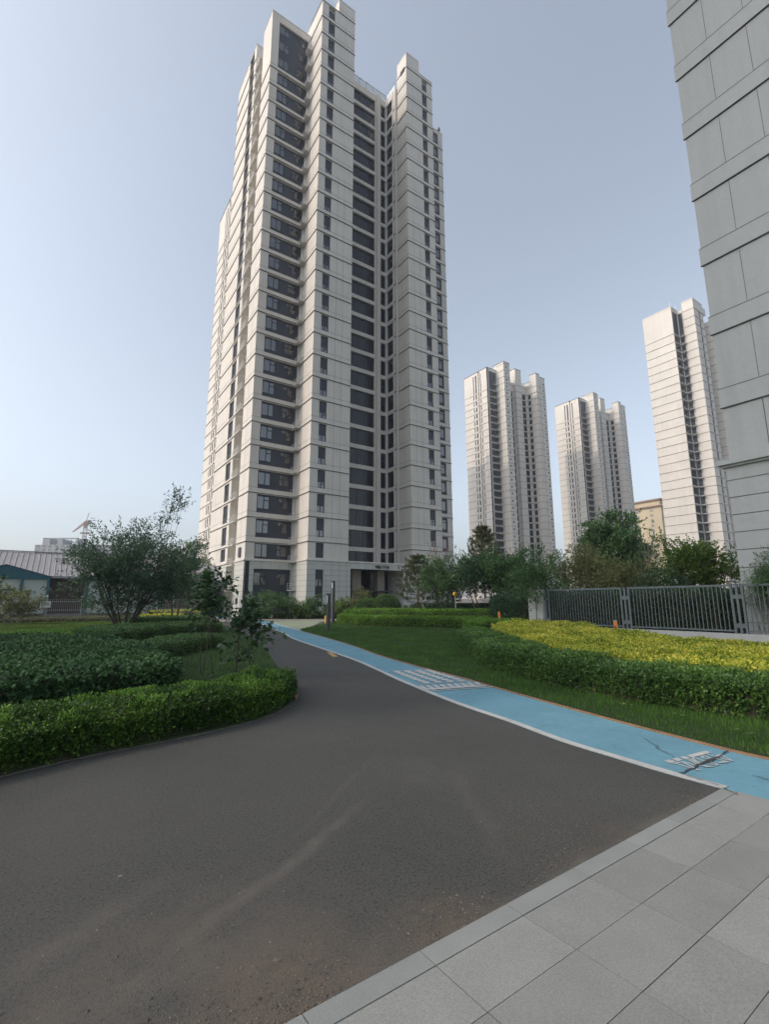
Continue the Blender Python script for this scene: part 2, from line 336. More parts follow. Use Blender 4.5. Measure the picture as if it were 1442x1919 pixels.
me.materials.clear(); me.materials.append(mat('black_letters',(.01,.01,.01),.4))
o=link('sign_lettering',me,t9,(33.3-O9[0]-min(xs)*2.2/wx,51.0-O9[1],5.88)); o.rotation_euler=(math.pi/2,0,0); o.scale=(2.2/wx,.95,1)

# ================= far tower type (four blocks, rows of slit windows)
def far_tower(x0,y0,label,detail=True,sunlit=None):
    """x0,y0 = south-west corner of its long west wing"""
    t=empty('apartment_tower',(x0,y0,0),label,'apartment tower','pale high-rise apartment towers'); o=(x0,y0,0)
    w=MB(); P_=30; top=101.3
    def floors(n=28): return range(-2,n)
    slo=lambda b0,b1,lo=.75,hi=2.75,n=28:[(b0,b1,zk(k)+lo,zk(k)+hi) for k in floors(n)]+[(b0,b1,zk(n)+.5,top-1.2)]
    # west wing
    for a0,a1,b0,b1 in ((9.5,14.1,None,None),(7.75,9.5,8.0,8.56),(5.55,7.75,6.4,7.25),(3.3,4.75,3.8,4.3),(0,3.3,None,None)):
        if b0 is None: w.box(0,.35,a0,a1,0,top,0)
        else: column_wall(w,'W',0,.35,a0,a1,0,top,slo(b0,b1))
    w.box(.5,.8,4.75,5.55,0,top,0); w.box(.35,9,0.35,14.1,0,top,0) if 0 else w.box(.6,9,.6,14.1,0,top,0)
    w.box(.35,.6,.35,14.1,0,.5,0)
    # south side of wing: balcony strip
    ops=[(.95,5.7,zk(k)+.45,zk(k)+2.9) for k in floors()]+[(.95,5.7,zk(28)+.45,top-1.2)]
    column_wall(w,'S',0,.35,0,5.9,0,top,ops)
    # second block
    for z0_,tp in ((0,104.0),): 
        column_wall(w,'S',-4.1,.35,5.9,9.8,0,tp,[(7.1,7.95,zk(k)+1.25,zk(k)+2.1) for k in range(-2,32)])
        w.box(5.9,9.8,-3.75,1.8,0,tp,0); w.box(6.9,9.8,-3.4,.8,tp,tp+.9,0)
    # deep recess then third block
    ops=[(14.8,15.95,zk(k)+.45,zk(k)+2.85) for k in range(-2,29)]; column_wall(w,'S',.3,.35,9.8,16.7,0,98.6,ops); w.box(9.8,16.7,1.0,14,0,98.6,0)
    w.box(16.7,20.6,-1.16,3.2,0,104.9,0)
    # recess two
    ops=[(21.1,23.7,zk(k)+.45,zk(k)+2.85) for k in range(-2,29)]; column_wall(w,'S',-.6,.35,20.6,24.4,0,98.6,ops)
    ops=[(-2.95,-1.35,zk(k)+.6,zk(k)+2.7) for k in range(-2,29)]; column_wall(w,'W',24.4,.3,-3.3,-.6,0,98.6,ops)
    w.box(20.6,31.7,.2,14,0,98.6,0); w.box(25.0,27.5,-2.6,.2,0,98.6,0)
    # east blocks
    w.box(24.83,27.3,-5.93,-2.6,0,103.1,0); w.box(27.3,27.6,-5.6,-2.6,0,100.5,0)
    column_wall(w,'S',-5.93,.35,27.6,31.0,0,101.9,[(29.4,30.25,zk(k)+1.25,zk(k)+2.1) for k in range(-2,31)]); w.box(27.6,31.0,-5.58,3.2,0,101.9,0)
    w.box(31.0,31.7,-5.5,3.2,0,95.7,0)
    for ax,c,a0,a1,zt in (('W',0,5.55,14.1,92),('W',0,0,4.75,92),('S',0,0,5.9,92),('W',5.9,-4.1,0,104),('S',-4.1,5.9,9.8,104),('W',16.7,-1.16,1.4,100.5),('S',-1.16,16.7,20.6,100.5),('S',.3,9.8,16.7,98.5),
         ('S',-.6,20.6,24.4,98.5),('W',24.4,-3.3,-.6,98.5),('W',24.83,-5.93,-2.6,100),('S',-5.93,24.83,27.3,100),('S',-5.93,27.6,31.0,100)):
        bands(w,ax,c,a0,a1,zt,k0=-2,thin=False)
    for x0_,x1_,y0_,y1_,z in ((0,9,0,14.1,top),(5.9,9.8,-4.1,1.8,104.0),(16.7,20.6,-1.16,3.2,104.9),(24.83,27.3,-5.93,-2.6,103.1),(27.6,31.0,-5.93,3.2,101.9)):
        w.box(x0_-.08,x1_+.08,y0_-.08,y1_+.08,z,z+.2,2)
    w.build('wall',[WALL,BAND,JOINT_SHADE],t)
    b=MB()
    for ax,c,a0,a1,z0_,z1_ in (('W',.3,8.0,8.56,0,100),('W',.3,6.45,7.25,0,100),('W',.3,3.8,4.3,0,100),('S',.3,.9,5.75,0,100),('S',-3.8,7.0,8.05,0,103),('S',.62,14.75,16.0,0,98),('S',-.28,21.0,23.8,0,98),('W',24.72,-3.0,-1.3,0,98),('S',-5.63,29.3,30.35,0,101)):
        face_rect(b,ax,c,a0,a1,z0_,z1_,.04,0,0)
    b.build('dark_panel',[PANEL],t)
    if not detail: return t
    Z=[zk(k) for k in floors()]
    def wn(name,ax,c,a,lo,ww,hh,panes,zs):
        m=win_mesh(ax,ww,hh,panes,fr=.06).mesh(name,[FRAME,DGLASS])
        for z in zs: link(name,m,t,(a,c,z+lo) if ax=='S' else (c,a,z+lo))
    one=[(0,1,0,1)]; two=[(0,.5,0,1),(.5,1,0,1)]
    for a,ww in ((8.0,.56),(6.4,.85),(3.8,.5)): wn('slit_window','W',.1,a,.9,ww,1.7,one,Z)
    wn('bay_window','S',.22,.95,.9,4.75,1.75,[(0,.3,0,1),(.3,.62,.0,1),(.62,1,0,1)],Z)
    wn('square_window','S',-3.95,7.1,1.25,.85,.85,one,[zk(k) for k in range(-2,32)])
    wn('square_window','S',-5.78,29.4,1.25,.85,.85,one,[zk(k) for k in range(-2,31)])
    Z=[zk(k) for k in range(-2,29)]
    wn('recess_window','S',.5,14.8,.5,1.15,2.3,two,Z); wn('recess_window','S',-.4,21.1,.5,2.6,2.3,two,Z); wn('side_window','W',24.6,-2.95,.65,1.6,2.0,two,Z)
    b=MB(); b.box(0,2.6,0,.7,0,.1,0); b.bar((0,.03,.5),(2.6,.03,.5),.05); b.bar((0,.03,.85),(2.6,.03,.85),.05); me=b.mesh('ac_ledge',[BAND])
    for k in range(-2,30): link('ac_ledge',me,t,(3.3,-.75,zk(k)-.02))
    b=MB()
    for z in (99.6,): b.bar((20.6,-.5,z),(24.3,-.5,z),.06); b.bar((24.3,-.5,z),(24.3,-3.2,z),.06)
    for i in range(5): b.bar((20.7+i*.9,-.5,98.6),(20.7+i*.9,-.5,99.6),.05)
    b.build('roof_railing',[RAIL],t)
    return t
far_tower(145.38,135.0,'distant four-block pale tower just right of the main tower, the taller looking of two')
far_tower(206.3,131.8,'farthest four-block pale tower, rising behind the round dense tree')
far_tower(27.2,103.5,'pale tower hidden behind the main tower, only its lit flank showing at left')
far_tower(66.0,146.0,'pale tower standing wholly behind the main tower',detail=False)
far_tower(-58.0,24.0,'pale tower out of frame on the left whose shadow covers the road',detail=False)

# ================= tower on the right behind the fence greenery
tD=empty('apartment_tower',(165.95,63.88,0),'pale tower with a dark notch of corner balconies, beside the grey end wall','apartment tower','pale high-rise apartment towers')
OD=(165.95,63.88,0); w=MB(*OD)
w.box(165.95,166.3,68.9,78.6,0,101.1,0); w.box(166.3,178,69.4,78.6,0,101.1,0); w.box(166.3,166.45,68.9,69.4,0,101.1,0)
fl=range(-2,28); ops=[(166.45,170.35,zk(k)+.45,zk(k)+2.88) for k in fl]+[(166.45,170.35,zk(28)+.4,100)]
column_wall(w,'S',68.9,.3,166.4,170.4,0,101.1,ops)
ops=[(67.5,68.85,zk(k)+.45,zk(k)+2.88) for k in fl]+[(67.5,68.85,zk(28)+.4,100)]
column_wall(w,'W',170.4,.3,67.4,68.9,0,101.1,ops)
ops=[(174.3,175.6,zk(k)+.45,zk(k)+2.75) for k in range(-2,31)]
column_wall(w,'S',63.88,.35,170.71,177.6,0,103.6,ops); w.box(170.71,177.6,64.23,67.4,0,103.6,0)
w.box(177.6,178.4,65.0,72,0,103.9,0); w.box(178.4,182,66.2,78,0,98,0); w.box(182,188,62.5,78,0,99,0); w.box(177.6,182,64.6,66.2,101.5,103.9,0)
for ax,c,a0,a1,zt in (('W',165.95,68.9,78.6,92),('S',68.9,166.0,170.4,92),('W',170.4,67.4,68.9,92),('W',170.71,63.88,67.4,103.5),('S',63.88,170.71,177.6,103.5),('W',182,62.5,66,99),('S',62.5,182,188,99)):
    bands(w,ax,c,a0,a1,zt,k0=-2,thin=False)
w.box(165.87,178.05,68.82,78.65,101.1,101.5,1); w.box(170.63,177.65,63.8,67.4,103.6,103.9,1)
part(w,'wall',MW,tD)
b=MB(*OD); b.box(166.4,170.4,69.15,69.2,0,100.2,0); b.box(170.65,170.7,67.5,68.9,0,100.2,0); b.box(174.2,175.7,64.15,64.2,0,103,0); part(b,'dark_panel',[PANEL],tD)
Z=[zk(k) for k in fl]
for nm,ax,c,a,lo,ww,hh,pn in (('balcony_window','S',69.1,166.6,.55,3.7,2.2,[(0,.4,0,1),(.4,.75,0,1),(.75,1,0,1)]),('side_balcony_window','W',170.58,67.6,.55,1.2,2.2,[(0,1,0,1)]),('slot_window','S',64.1,174.3,.5,1.3,1.7,[(0,.5,0,1),(.5,1,0,1)])):
    put_windows(tD,nm,ax,c,a,[z+lo for z in Z],ww,hh,pn)
b=MB(); b.box(0,1.6,0,.8,0,.1,0); b.bar((0,.03,.5),(1.6,.03,.5),.05); b.bar((0,.03,.9),(1.6,.03,.9),.05); me=b.mesh('ac_ledge',[BAND])
for k in range(-2,29): link('ac_ledge',me,tD,(169.3-OD[0],67.6-OD[1]-.4,zk(k)))
b=MB(*OD)
for x,y in ((166.2,69.2),(168.3,70.0),(170.2,69.1)): b.bar((x,y,101.3),(x,y,103.6),.07)
part(b,'lightning_rod',[WHITEM],tD)

# ================= near end wall at the right (grey gable of the next tower)
EJ=mat('pale_joint',(.10,.10,.10),.9)
tE=empty('apartment_tower',(19.82,-12,0),'near grey gable wall ruled with dark joints, filling the right edge','apartment tower','pale high-rise apartment towers')
OE=(19.82,-12,0); w=MB(*OE)
w.box(19.82,34,-12,6.9,6.45,102,0); w.box(19.7,34,-12,7.02,.0,6.45,3)
for k in range(0,32):
    z=zk(k)
    w.box(19.77,19.82,-12,6.95,z+.03,z+.74,0); w.box(19.76,19.82,-12,6.96,z,z+.03,2); w.box(19.72,19.82,-12,7.0,z-.0,z-.05,2) if 0 else None
    w.box(19.765,19.82,-12,6.955,z+.74,z+.765,2)
    for v in (5.68,4.42,3.16,1.9,.64,-.62,-1.88): w.box(19.812,19.83,v-.006,v+.006,z+.8,z+FL-.02,2)
for v in (5.68,4.42,3.16,1.9): w.box(19.812,19.83,v-.012,v+.012,6.7,8.6,2)
w.box(19.5,34,-12,7.22,6.45,6.63,1); w.box(19.6,19.7,-12,7.12,6.37,6.45,1)
for i in range(0,9): w.box(19.69,19.72,-12,7.03,.93+.62*i-.012,.93+.62*i+.012,2)
part(w,'wall',[WALL_SHADE,WALL_SHADE,EJ,WALL_SHADE],tE)  # the gable's shade is put into a darker, cooler wall colour
b=MB(*OE)
b.box(19.66,19.7,3.2,5.6,.2,1.75,1)
for i in range(12): b.box(19.6,19.66,3.25,5.55,.28+i*.12,.33+i*.12,0)
part(b,'louvre_vent',[CONC,FRAME],tE)
# ---------------------------------------------------------------- ground
def shade_nodes(m): t=m.node_tree; return t,t.nodes['Principled BSDF']
def asphalt():
    m=mat('asphalt',(.105,.1,.097),.88,spec=.35); t,b=shade_nodes(m); N=t.nodes.new; L=t.links.new
    g=N('ShaderNodeNewGeometry')
    def noise(sc,det=6,rough=.6):
        n=N('ShaderNodeTexNoise'); n.inputs['Scale'].default_value=sc; n.inputs['Detail'].default_value=det; n.inputs['Roughness'].default_value=rough; L(g.outputs['Position'],n.inputs['Vector']); return n.outputs[0]
    def mr(x,a,b_,c,d,sm=False):
        n=N('ShaderNodeMapRange'); n.interpolation_type='SMOOTHSTEP' if sm else 'LINEAR'
        for i,v in enumerate((a,b_,c,d)): n.inputs[i+1].default_value=v
        L(x,n.inputs[0]); return n.outputs[0]
    def mix(f,a,b_):
        n=N('ShaderNodeMix'); n.data_type='RGBA'; L(f,n.inputs[0])
        for i,v in ((6,a),(7,b_)):
            if isinstance(v,tuple): n.inputs[i].default_value=v
            else: L(v,n.inputs[i])
        return n.outputs[2]
    def mul(a,b_,op='MULTIPLY'):
        n=N('ShaderNodeMath'); n.operation=op; n.use_clamp=True
        for i,v in ((0,a),(1,b_)):
            if isinstance(v,(int,float)): n.inputs[i].default_value=v
            else: L(v,n.inputs[i])
        return n.outputs[0]
    base=mix(mr(noise(.55,5),.3,.7,0,1),(.040,.042,.0385,1),(.066,.068,.0625,1))
    base=mix(mr(noise(5,4),.35,.7,0,.5),base,(.066,.063,.058,1))
    # grit: light chips
    v=N('ShaderNodeTexVoronoi'); v.inputs['Scale'].default_value=85; L(g.outputs['Position'],v.inputs['Vector'])
    wn=N('ShaderNodeTexWhiteNoise'); L(v.outputs['Color'],wn.inputs[0])
    chip=mul(mr(v.outputs['Distance'],.0,.45,1,0),mr(wn.outputs[0],.93,1,0,1))
    base=mix(mul(chip,.7),base,(.2,.19,.18,1))
    gr=noise(75,3); base=mix(mr(gr,.42,.66,0,.75),base,(.095,.092,.087,1)); 
    gd=noise(48,3); base=mix(mr(gd,.52,.68,0,.75),base,(.014,.014,.014,1))
    v2=N('ShaderNodeTexVoronoi'); v2.inputs['Scale'].default_value=2.6; L(g.outputs['Position'],v2.inputs['Vector']); w2=N('ShaderNodeTexWhiteNoise'); L(v2.outputs['Color'],w2.inputs[0])
    base=mix(mul(mr(v2.outputs['Distance'],.015,.045,1,0),mr(w2.outputs[0],.6,.62,0,.75)),base,(.24,.235,.22,1))
    # dust and tyre marks, each a band along a line on the ground
    def seg(p,q,wd,am,seed):
        nonlocal base
        px,py=p; qx,qy=q; ln=math.hypot(qx-px,qy-py); ux,uy=(qx-px)/ln,(qy-py)/ln
        s1=N('ShaderNodeVectorMath'); s1.operation='SUBTRACT'; L(g.outputs['Position'],s1.inputs[0]); s1.inputs[1].default_value=(px,py,0)
        d1=N('ShaderNodeVectorMath'); d1.operation='DOT_PRODUCT'; L(s1.outputs[0],d1.inputs[0]); d1.inputs[1].default_value=(ux,uy,0)
        d2=N('ShaderNodeVectorMath'); d2.operation='DOT_PRODUCT'; L(s1.outputs[0],d2.inputs[0]); d2.inputs[1].default_value=(-uy,ux,0)
        wob=N('ShaderNodeMath'); wob.operation='MULTIPLY_ADD'; L(noise(.9+seed*.1,3),wob.inputs[0]); wob.inputs[1].default_value=wd*2.2; L(d2.outputs['Value'],wob.inputs[2])
        ab=N('ShaderNodeMath'); ab.operation='ABSOLUTE'; sh=N('ShaderNodeMath'); sh.operation='SUBTRACT'; L(wob.outputs[0],sh.inputs[0]); sh.inputs[1].default_value=wd*1.1; L(sh.outputs[0],ab.inputs[0])
        f=mul(mr(ab.outputs[0],0,wd,1,0,True),mul(mr(d1.outputs['Value'],-.3,.4,0,1,True),mr(d1.outputs['Value'],ln-.8,ln+.3,1,0,True)))
        f=mul(mul(f,mr(noise(7,4),.3,.65,.35,1)),am); base=mix(f,base,(.15,.135,.112,1))
    seg(G(250,1840),G(690,1500),.085,.5,1); seg(G(640,1880),G(760,1660),.12,.14,2); seg(G(0,1840),G(330,1640),.16,.4,3); seg(G(120,1919),G(520,1740),.2,.4,7); seg(G(860,1450),G(960,1640),.12,.22,8); seg(G(560,1560),G(720,1400),.05,.16,4)
    def blob(c,rad,am,col,nsc=3):
        nonlocal base
        s1=N('ShaderNodeVectorMath'); s1.operation='DISTANCE'; L(g.outputs['Position'],s1.inputs[0]); s1.inputs[1].default_value=(c[0],c[1],0)
        f=mul(mr(s1.outputs['Value'],rad*.25,rad,1,0,True),mr(noise(nsc,5),.35,.7,0.15,1)); base=mix(mul(f,am),base,col)
    seg((-1.5,1.90),(5.05,2.13),.13,.6,5); seg((.6,1.95),(4.6,2.10),.3,.22,6)
    blob(G(330,1900),1.3,.75,(.115,.098,.08,1)); blob(G(560,1870),.6,.75,(.13,.1,.075,1),9); blob(G(850,1740),.45,.8,(.12,.095,.07,1),12)
    blob(G(1050,1560),.8,.3,(.09,.072,.056,1),5); blob(G(0,1600),1.2,.3,(.1,.087,.075,1),2); blob(G(800,1440),.7,.35,(.10,.096,.09,1),3); blob(G(250,1500),1.4,.3,(.095,.09,.085,1),1.5); blob(G(440,1560),1.5,.16,(.085,.078,.072,1),2)
    L(base,b.inputs['Base Color'])
    bp=N('ShaderNodeBump'); bp.inputs['Strength'].default_value=.6; bp.inputs['Distance'].default_value=.008; L(noise(120,3),bp.inputs['Height']); L(bp.outputs[0],b.inputs['Normal'])
    return m
ASPH=asphalt()
GROUNDM=mat('far_ground',(.22,.215,.19),.95,n1=.25,s1=.05,n2=.1,s2=1)
GREENM=mat('grass_soil',(.022,.042,.011),.95,n1=.3,s1=.8,n2=.2,s2=12); SOIL=mat('bed_soil',(.035,.036,.02),.95,n1=.3,s1=2)
BLUE=mat('blue_coating',(.125,.275,.345),.75,n1=.13,s1=1.1,n2=.07,s2=9,bump=.35,sb=70)
def lane_cracks(m):
    t,b=shade_nodes(m); N=t.nodes.new; L=t.links.new; src=b.inputs['Base Color'].links[0].from_socket
    g=N('ShaderNodeNewGeometry'); v=N('ShaderNodeTexVoronoi'); v.feature='DISTANCE_TO_EDGE'; v.inputs['Scale'].default_value=1.3
    n=N('ShaderNodeTexNoise'); n.inputs['Scale'].default_value=3; n.inputs['Detail'].default_value=6; L(g.outputs['Position'],n.inputs['Vector'])
    ad=N('ShaderNodeVectorMath'); ad.operation='MULTIPLY_ADD'; L(n.outputs['Color'],ad.inputs[0]); ad.inputs[1].default_value=(.25,.25,0); L(g.outputs['Position'],ad.inputs[2]); L(ad.outputs[0],v.inputs['Vector'])
    mr=N('ShaderNodeMapRange'); mr.inputs[1].default_value=.0; mr.inputs[2].default_value=.006; mr.inputs[3].default_value=1; mr.inputs[4].default_value=0; L(v.outputs[0],mr.inputs[0])
    n2=N('ShaderNodeTexNoise'); n2.inputs['Scale'].default_value=1.7; L(g.outputs['Position'],n2.inputs['Vector']); m2=N('ShaderNodeMapRange'); m2.inputs[1].default_value=.5; m2.inputs[2].default_value=.62; L(n2.outputs[0],m2.inputs[0])
    mu=N('ShaderNodeMath'); mu.operation='MULTIPLY'; L(mr.outputs[0],mu.inputs[0]); L(m2.outputs[0],mu.inputs[1])
    mx=N('ShaderNodeMix'); mx.data_type='RGBA'; L(mu.outputs[0],mx.inputs[0]); L(src,mx.inputs[6]); mx.inputs[7].default_value=(.06,.1,.12,1); L(mx.outputs[2],b.inputs['Base Color'])
lane_cracks(BLUE)
WHITEP=mat('worn_white_paint',(.42,.43,.42),.8,n1=.12,s1=3,n2=.1,s2=25); ORANGE=mat('orange_paint',(.25,.15,.085),.8,n1=.25,s1=6,n2=.1,s2=40)
def structure(o): return tag(o,kind='structure')
def sheet(name,poly,z,m,th=.02,kind='structure'):
    b=MB(); b.prism(poly,z-th,z,0); return structure(b.build(name,[m]))
def smooth(pts,n=6):
    P=[Vector((p[0],p[1],0)) for p in pts]; out=[]
    for i in range(len(P)-1):
        a=P[max(i-1,0)];b=P[i];c=P[i+1];d=P[min(i+2,len(P)-1)]
        for k in range(n):
            t=k/n; out.append(.5*((2*b)+(c-a)*t+(2*a-5*b+4*c-d)*t*t+(3*b-a-3*c+d)*t**3))
    out.append(P[-1]); return [(p.x,p.y) for p in out]
def offset(pl,d):  # offset polyline to its left by d
    out=[]
    for i,p in enumerate(pl):
        a=Vector(pl[max(i-1,0)]); b=Vector(pl[min(i+1,len(pl)-1)]); t=(b-a).normalized(); out.append((p[0]-t.y*d,p[1]+t.x*d))
    return out
def ribbon(name,pl,d0,d1,z,m,th=.02):
    A=offset(pl,d0); B_=offset(pl,d1); mb=MB(); n=len(pl)
    vs=[(x,y,z) for x,y in A]+[(x,y,z) for x,y in B_]+[(x,y,z-th) for x,y in A]+[(x,y,z-th) for x,y in B_]
    fs=[]
    for i in range(n-1): fs+=[(i,i+1,n+i+1,n+i),(i,2*n+i,2*n+i+1,i+1),(n+i,n+i+1,3*n+i+1,3*n+i)]
    mb.add(vs,fs,0); return mb.build(name,[m])
sheet('ground',[(-700,-300),(900,-300),(900,900),(-700,900)],-.03,GROUNDM)
sheet('road',[(-30,-14),(19.6,-14),(19.6,39),(70,39),(70,49.5),(23,49.5),(10,80),(7,80),(9,52),(-30,52)],0,ASPH)
laneL=smooth([(5.15,-6),(5.08,-1),(5.03,1),(5.02,2.13),(5.02,2.61),(5.06,3.17),(5.13,3.87),(5.36,4.89),(5.56,6.05),(5.82,7.13),(6.3,8.87),(6.81,10.51),(7.52,13.08),(9.3,20.96),(10.65,25.5),(12.6,33),(14.77,41.27),(15.4,50),(15.4,62)])
laneR=smooth([(6.6,-6),(6.5,-1),(6.35,1),(6.30,2.22),(6.33,2.7),(6.49,3.66),(6.67,4.54),(6.93,5.72),(7.19,6.8),(7.5,8.02),(7.77,9.4),(8.02,10.64),(8.65,13.12),(9.95,17.37),(12.35,26.94),(14.3,35),(16.3,42.2),(17.0,50),(17,62)])
sheet('cycle_lane',laneL+laneR[::-1],.006,BLUE)
structure(ribbon('lane_edge_line',laneL[18:],-.0,-.10,.011,WHITEP)); 
o=ribbon('lane_kerb',[p for p in laneR if p[1]<27.5],.01,-.045,.022,ORANGE); structure(o)
# pale green yard and beige road beyond, both sunlit
PLAZA=mat('pale_green_coating',(.24,.27,.19),.85,n1=.12,s1=.6,n2=.05,s2=8); BEIGE=mat('dusty_road',(.23,.205,.175),.9,n1=.12,s1=.4,n2=.06,s2=6)
sheet('yard',[(12.45,27.4),(13.5,28.6),(19.5,38.5),(24,43),(17,44),(16.4,42),(14.4,35)],.005,PLAZA)
sheet('far_road',[(9.2,43),(14.8,44),(15.5,47.9),(17.2,47.9),(17.1,44.4),(24,43.3),(70,40),(70,47),(17.2,49.6),(9.0,49.6)],.007,BEIGE)
structure(ribbon('yard_edge_line',[p for p in laneR if 26.9<p[1]<43],-.0,-.12,.011,WHITEP))
# granite paving, bottom right
PAV=mat('granite_slab',(.235,.24,.225),.8,n2=.22,s2=130,n1=.06,s1=4,bump=.2,sb=200)
def per_island(m,am):
    t,b=shade_nodes(m); g=t.nodes.new('ShaderNodeNewGeometry'); src=b.inputs['Base Color'].links[0].from_socket
    r=t.nodes.new('ShaderNodeMapRange'); r.inputs[3].default_value=1-am; r.inputs[4].default_value=1+am; t.links.new(g.outputs['Random Per Island'],r.inputs[0])
    v=t.nodes.new('ShaderNodeVectorMath'); v.operation='SCALE'; t.links.new(src,v.inputs[0]); t.links.new(r.outputs[0],v.inputs['Scale']); t.links.new(v.outputs[0],b.inputs['Base Color'])
per_island(PAV,.12)
KERBM=mat('granite_kerb',(.235,.248,.238),.8,n2=.1,s2=120,n1=.1,s1=3,bump=.3,sb=120); per_island(KERBM,.05)
mb=MB(); th=math.radians(1.5)
def rot(u,v): return (u*math.cos(th)-v*math.sin(th),u*math.sin(th)+v*math.cos(th))
# anchor: joint crossing at (1.597,1.625)
ax_,ay_=1.597,1.625
def slab(a0,a1,b0,b1,z,m,g=.0019):
    if R.random()<.3: z-=.0012
    z+=R.uniform(-.0008,.0008); P=[]
    for a,b_ in ((a0+g*1.6,b0+g),(a1-g*1.6,b0+g),(a1-g*1.6,b1-g),(a0+g*1.6,b1-g)):
        x,y=rot(a,b_); P.append((ax_+x,ay_+y))
    e=0; c=(sum(p[0] for p in P)/4,sum(p[1] for p in P)/4); Q=[(p[0]+(c[0]-p[0])*e/.2,p[1]+(c[1]-p[1])*e/.2) for p in P]
    vs=[(x,y,z-.03) for x,y in P]+[(x,y,z-.0025) for x,y in P]+[(x,y,z) for x,y in Q]
    mb.add(vs,[(0,1,5,4),(1,2,6,5),(2,3,7,6),(3,0,4,7),(4,5,9,8),(5,6,10,9),(6,7,11,10),(7,4,8,11),(8,9,10,11)],m)
def ucut(b): return 5.04-ax_
for j in range(-26,1):
    b0=j*.306; b1=b0+.306
    for i in range(-12,6):
        a0=i*.6; a1=min(a0+.6,ucut(b0))
        if a1-a0<.08: continue
        slab(a0,a1,b0,b1,.014,0)
for i in range(-12,6):
    a0=i*.6+.0; a1=min(a0+.6,ucut(0)-.02)
    if a1-a0>.05: slab(a0,a1,.306,.306+.115,.016,1)
o=mb.build('pavement',[PAV,KERBM]); structure(o)
sheet('pavement_bed',[(-6,-6.5),(5.05,-6.2),(5.03,2.06),(-6,1.78)],.0095,mat('joint_dirt',(.06,.057,.048),.95))
# the granite edge beside the lane at the right
mb=MB(); mb.prism([(5.03,1.4),(5.2,-6),(5.09,-6),(4.98,1.4)],.005,.02,0); structure(mb.build('kerb_stone',[KERBM]))
# painted marks on the lane -------------------------------------------------
def gp(x,y,z=.012): u,v=G(x,y,z); return (u,v)
mk=MB(); ZL=[.0125]
def nz(): ZL[0]+=.00008; return ZL[0]
def stroke(pts,wd,z=None):   # painted stroke following pixels read off the photograph, laid on the ground
    P=[Vector(gp(*p)) for p in pts]
    for a,b_ in zip(P,P[1:]):
        t=(b_-a); 
        if t.length<1e-4: continue
        t.normalize(); z=nz(); n=Vector((-t.y,t.x))*wd/2; a2=a-t*wd*.2; b2=b_+t*wd*.2
        mk.add([(q.x,q.y,z) for q in (a2-n,b2-n,b2+n,a2+n)],[(0,1,2,3)],0)
def polyp(pts,z=None): z=nz(); mk.add([(*gp(*p),z) for p in pts],[tuple(range(len(pts)))[::-1]],0)
X=lambda x,y:(1230+x/8.482,1395+y/8.482)
for q in (((125,258),(205,238),(325,268),(235,298)),((245,225),(330,207),(430,240),(350,265)),((370,200),(440,183),(555,210),(475,235)),((490,172),(790,97),(890,128),(575,205))):
    polyp([X(*p) for p in q])
for k,st in enumerate((((270,300),(385,280)),((300,295),(560,375),(600,385)),((405,268),(620,375),(700,410)),((405,268),(640,330)),((640,400),(715,408)),((505,238),(620,290),(700,330),(880,350)),((540,232),(690,300),(745,305)),
    ((585,222),(640,265),(745,295)),((585,222),(620,212),(760,262),(800,290)),((725,190),(760,215),(870,240)),((725,190),(770,182),(850,215),(900,222)),((820,155),(900,178)),((820,155),(960,190),(1020,160)),
    ((690,330),(800,355),(900,352)),((880,285),(985,320),(955,332),(820,310)),((1010,290),(1145,275)),((950,225),(1080,262)),((1020,205),(1120,245),(1215,262)),((1060,180),(1215,262)))):
    stroke([X(*p) for p in st],.022 if k not in (15,) else .035)
X=lambda x,y:(700+x/5.546,1240+y/5.546)
rows=[((200,105),(310,100),(420,95),(530,90)),((236,120),(347,115),(458,108),(568,103)),((275,136),(390,130),(500,124),(608,118)),((318,152),(437,145),(550,139),(660,132)),((360,169),(480,161),(596,155),(712,148)),((402,185),(526,177),(645,171),(762,162)),((450,201),(574,194),(697,187),(815,179)),((496,218),(622,211),(745,204),(864,196))]
for r in rows:
    for (x,y) in r:
        c=X(x+48,y); rx=42/5.546; ry=9.5/5.546
        polyp([(c[0]+rx*math.cos(a*math.pi/6),c[1]-ry*math.sin(a*math.pi/6)) for a in range(12)])
stroke([X(95,104),X(640,74)],.035); stroke([X(455,238),X(1010,203)],.03); stroke([X(640,303),X(1275,262)],.05); stroke([X(610,292),X(640,303)],.04)
for i in range(9):
    x=470+i*71; y=252-i*4.6
    polyp([X(x,y),X(x+40,y-3),X(x+95,y+28),X(x+215,y+26),X(x+190,y+40),X(x+62,y+42)] if i<8 else [X(x,y),X(x+40,y-3),X(x+95,y+26),X(x+50,y+28)])
structure(tag(mk.build('lane_markings',[WHITEP])))
# dark crack and bare patch in the lane
X=lambda x,y:(1230+x/8.482,1395+y/8.482)
mk=MB(); pts=[(395,452,.03),(440,455,.02),(500,410,.022),(560,385,.02),(620,380,.02),(655,330,.035),(760,295,.03),(850,262,.06),(930,218,.05),(1000,200,.02),(1060,160,.008),(1100,120,.03),(1160,100,.012)]
cr=[]
for i in range(len(pts)-1):
    for k in range(5):
        t=k/5; a,b_=pts[i],pts[i+1]; cr.append((a[0]+(b_[0]-a[0])*t+R.uniform(-5,5),a[1]+(b_[1]-a[1])*t+R.uniform(-4,4),(a[2]+(b_[2]-a[2])*t)*R.uniform(.6,1.2)))
P=[Vector(gp(*X(p[0],p[1]))) for p in cr]; vs=[];fs=[]
for i,p in enumerate(P):
    t=(P[min(i+1,len(P)-1)]-P[max(i-1,0)]).normalized(); n=Vector((-t.y,t.x))*cr[i][2]/2; vs+=[(p.x-n.x,p.y-n.y,.0165),(p.x+n.x,p.y+n.y,.0165)]
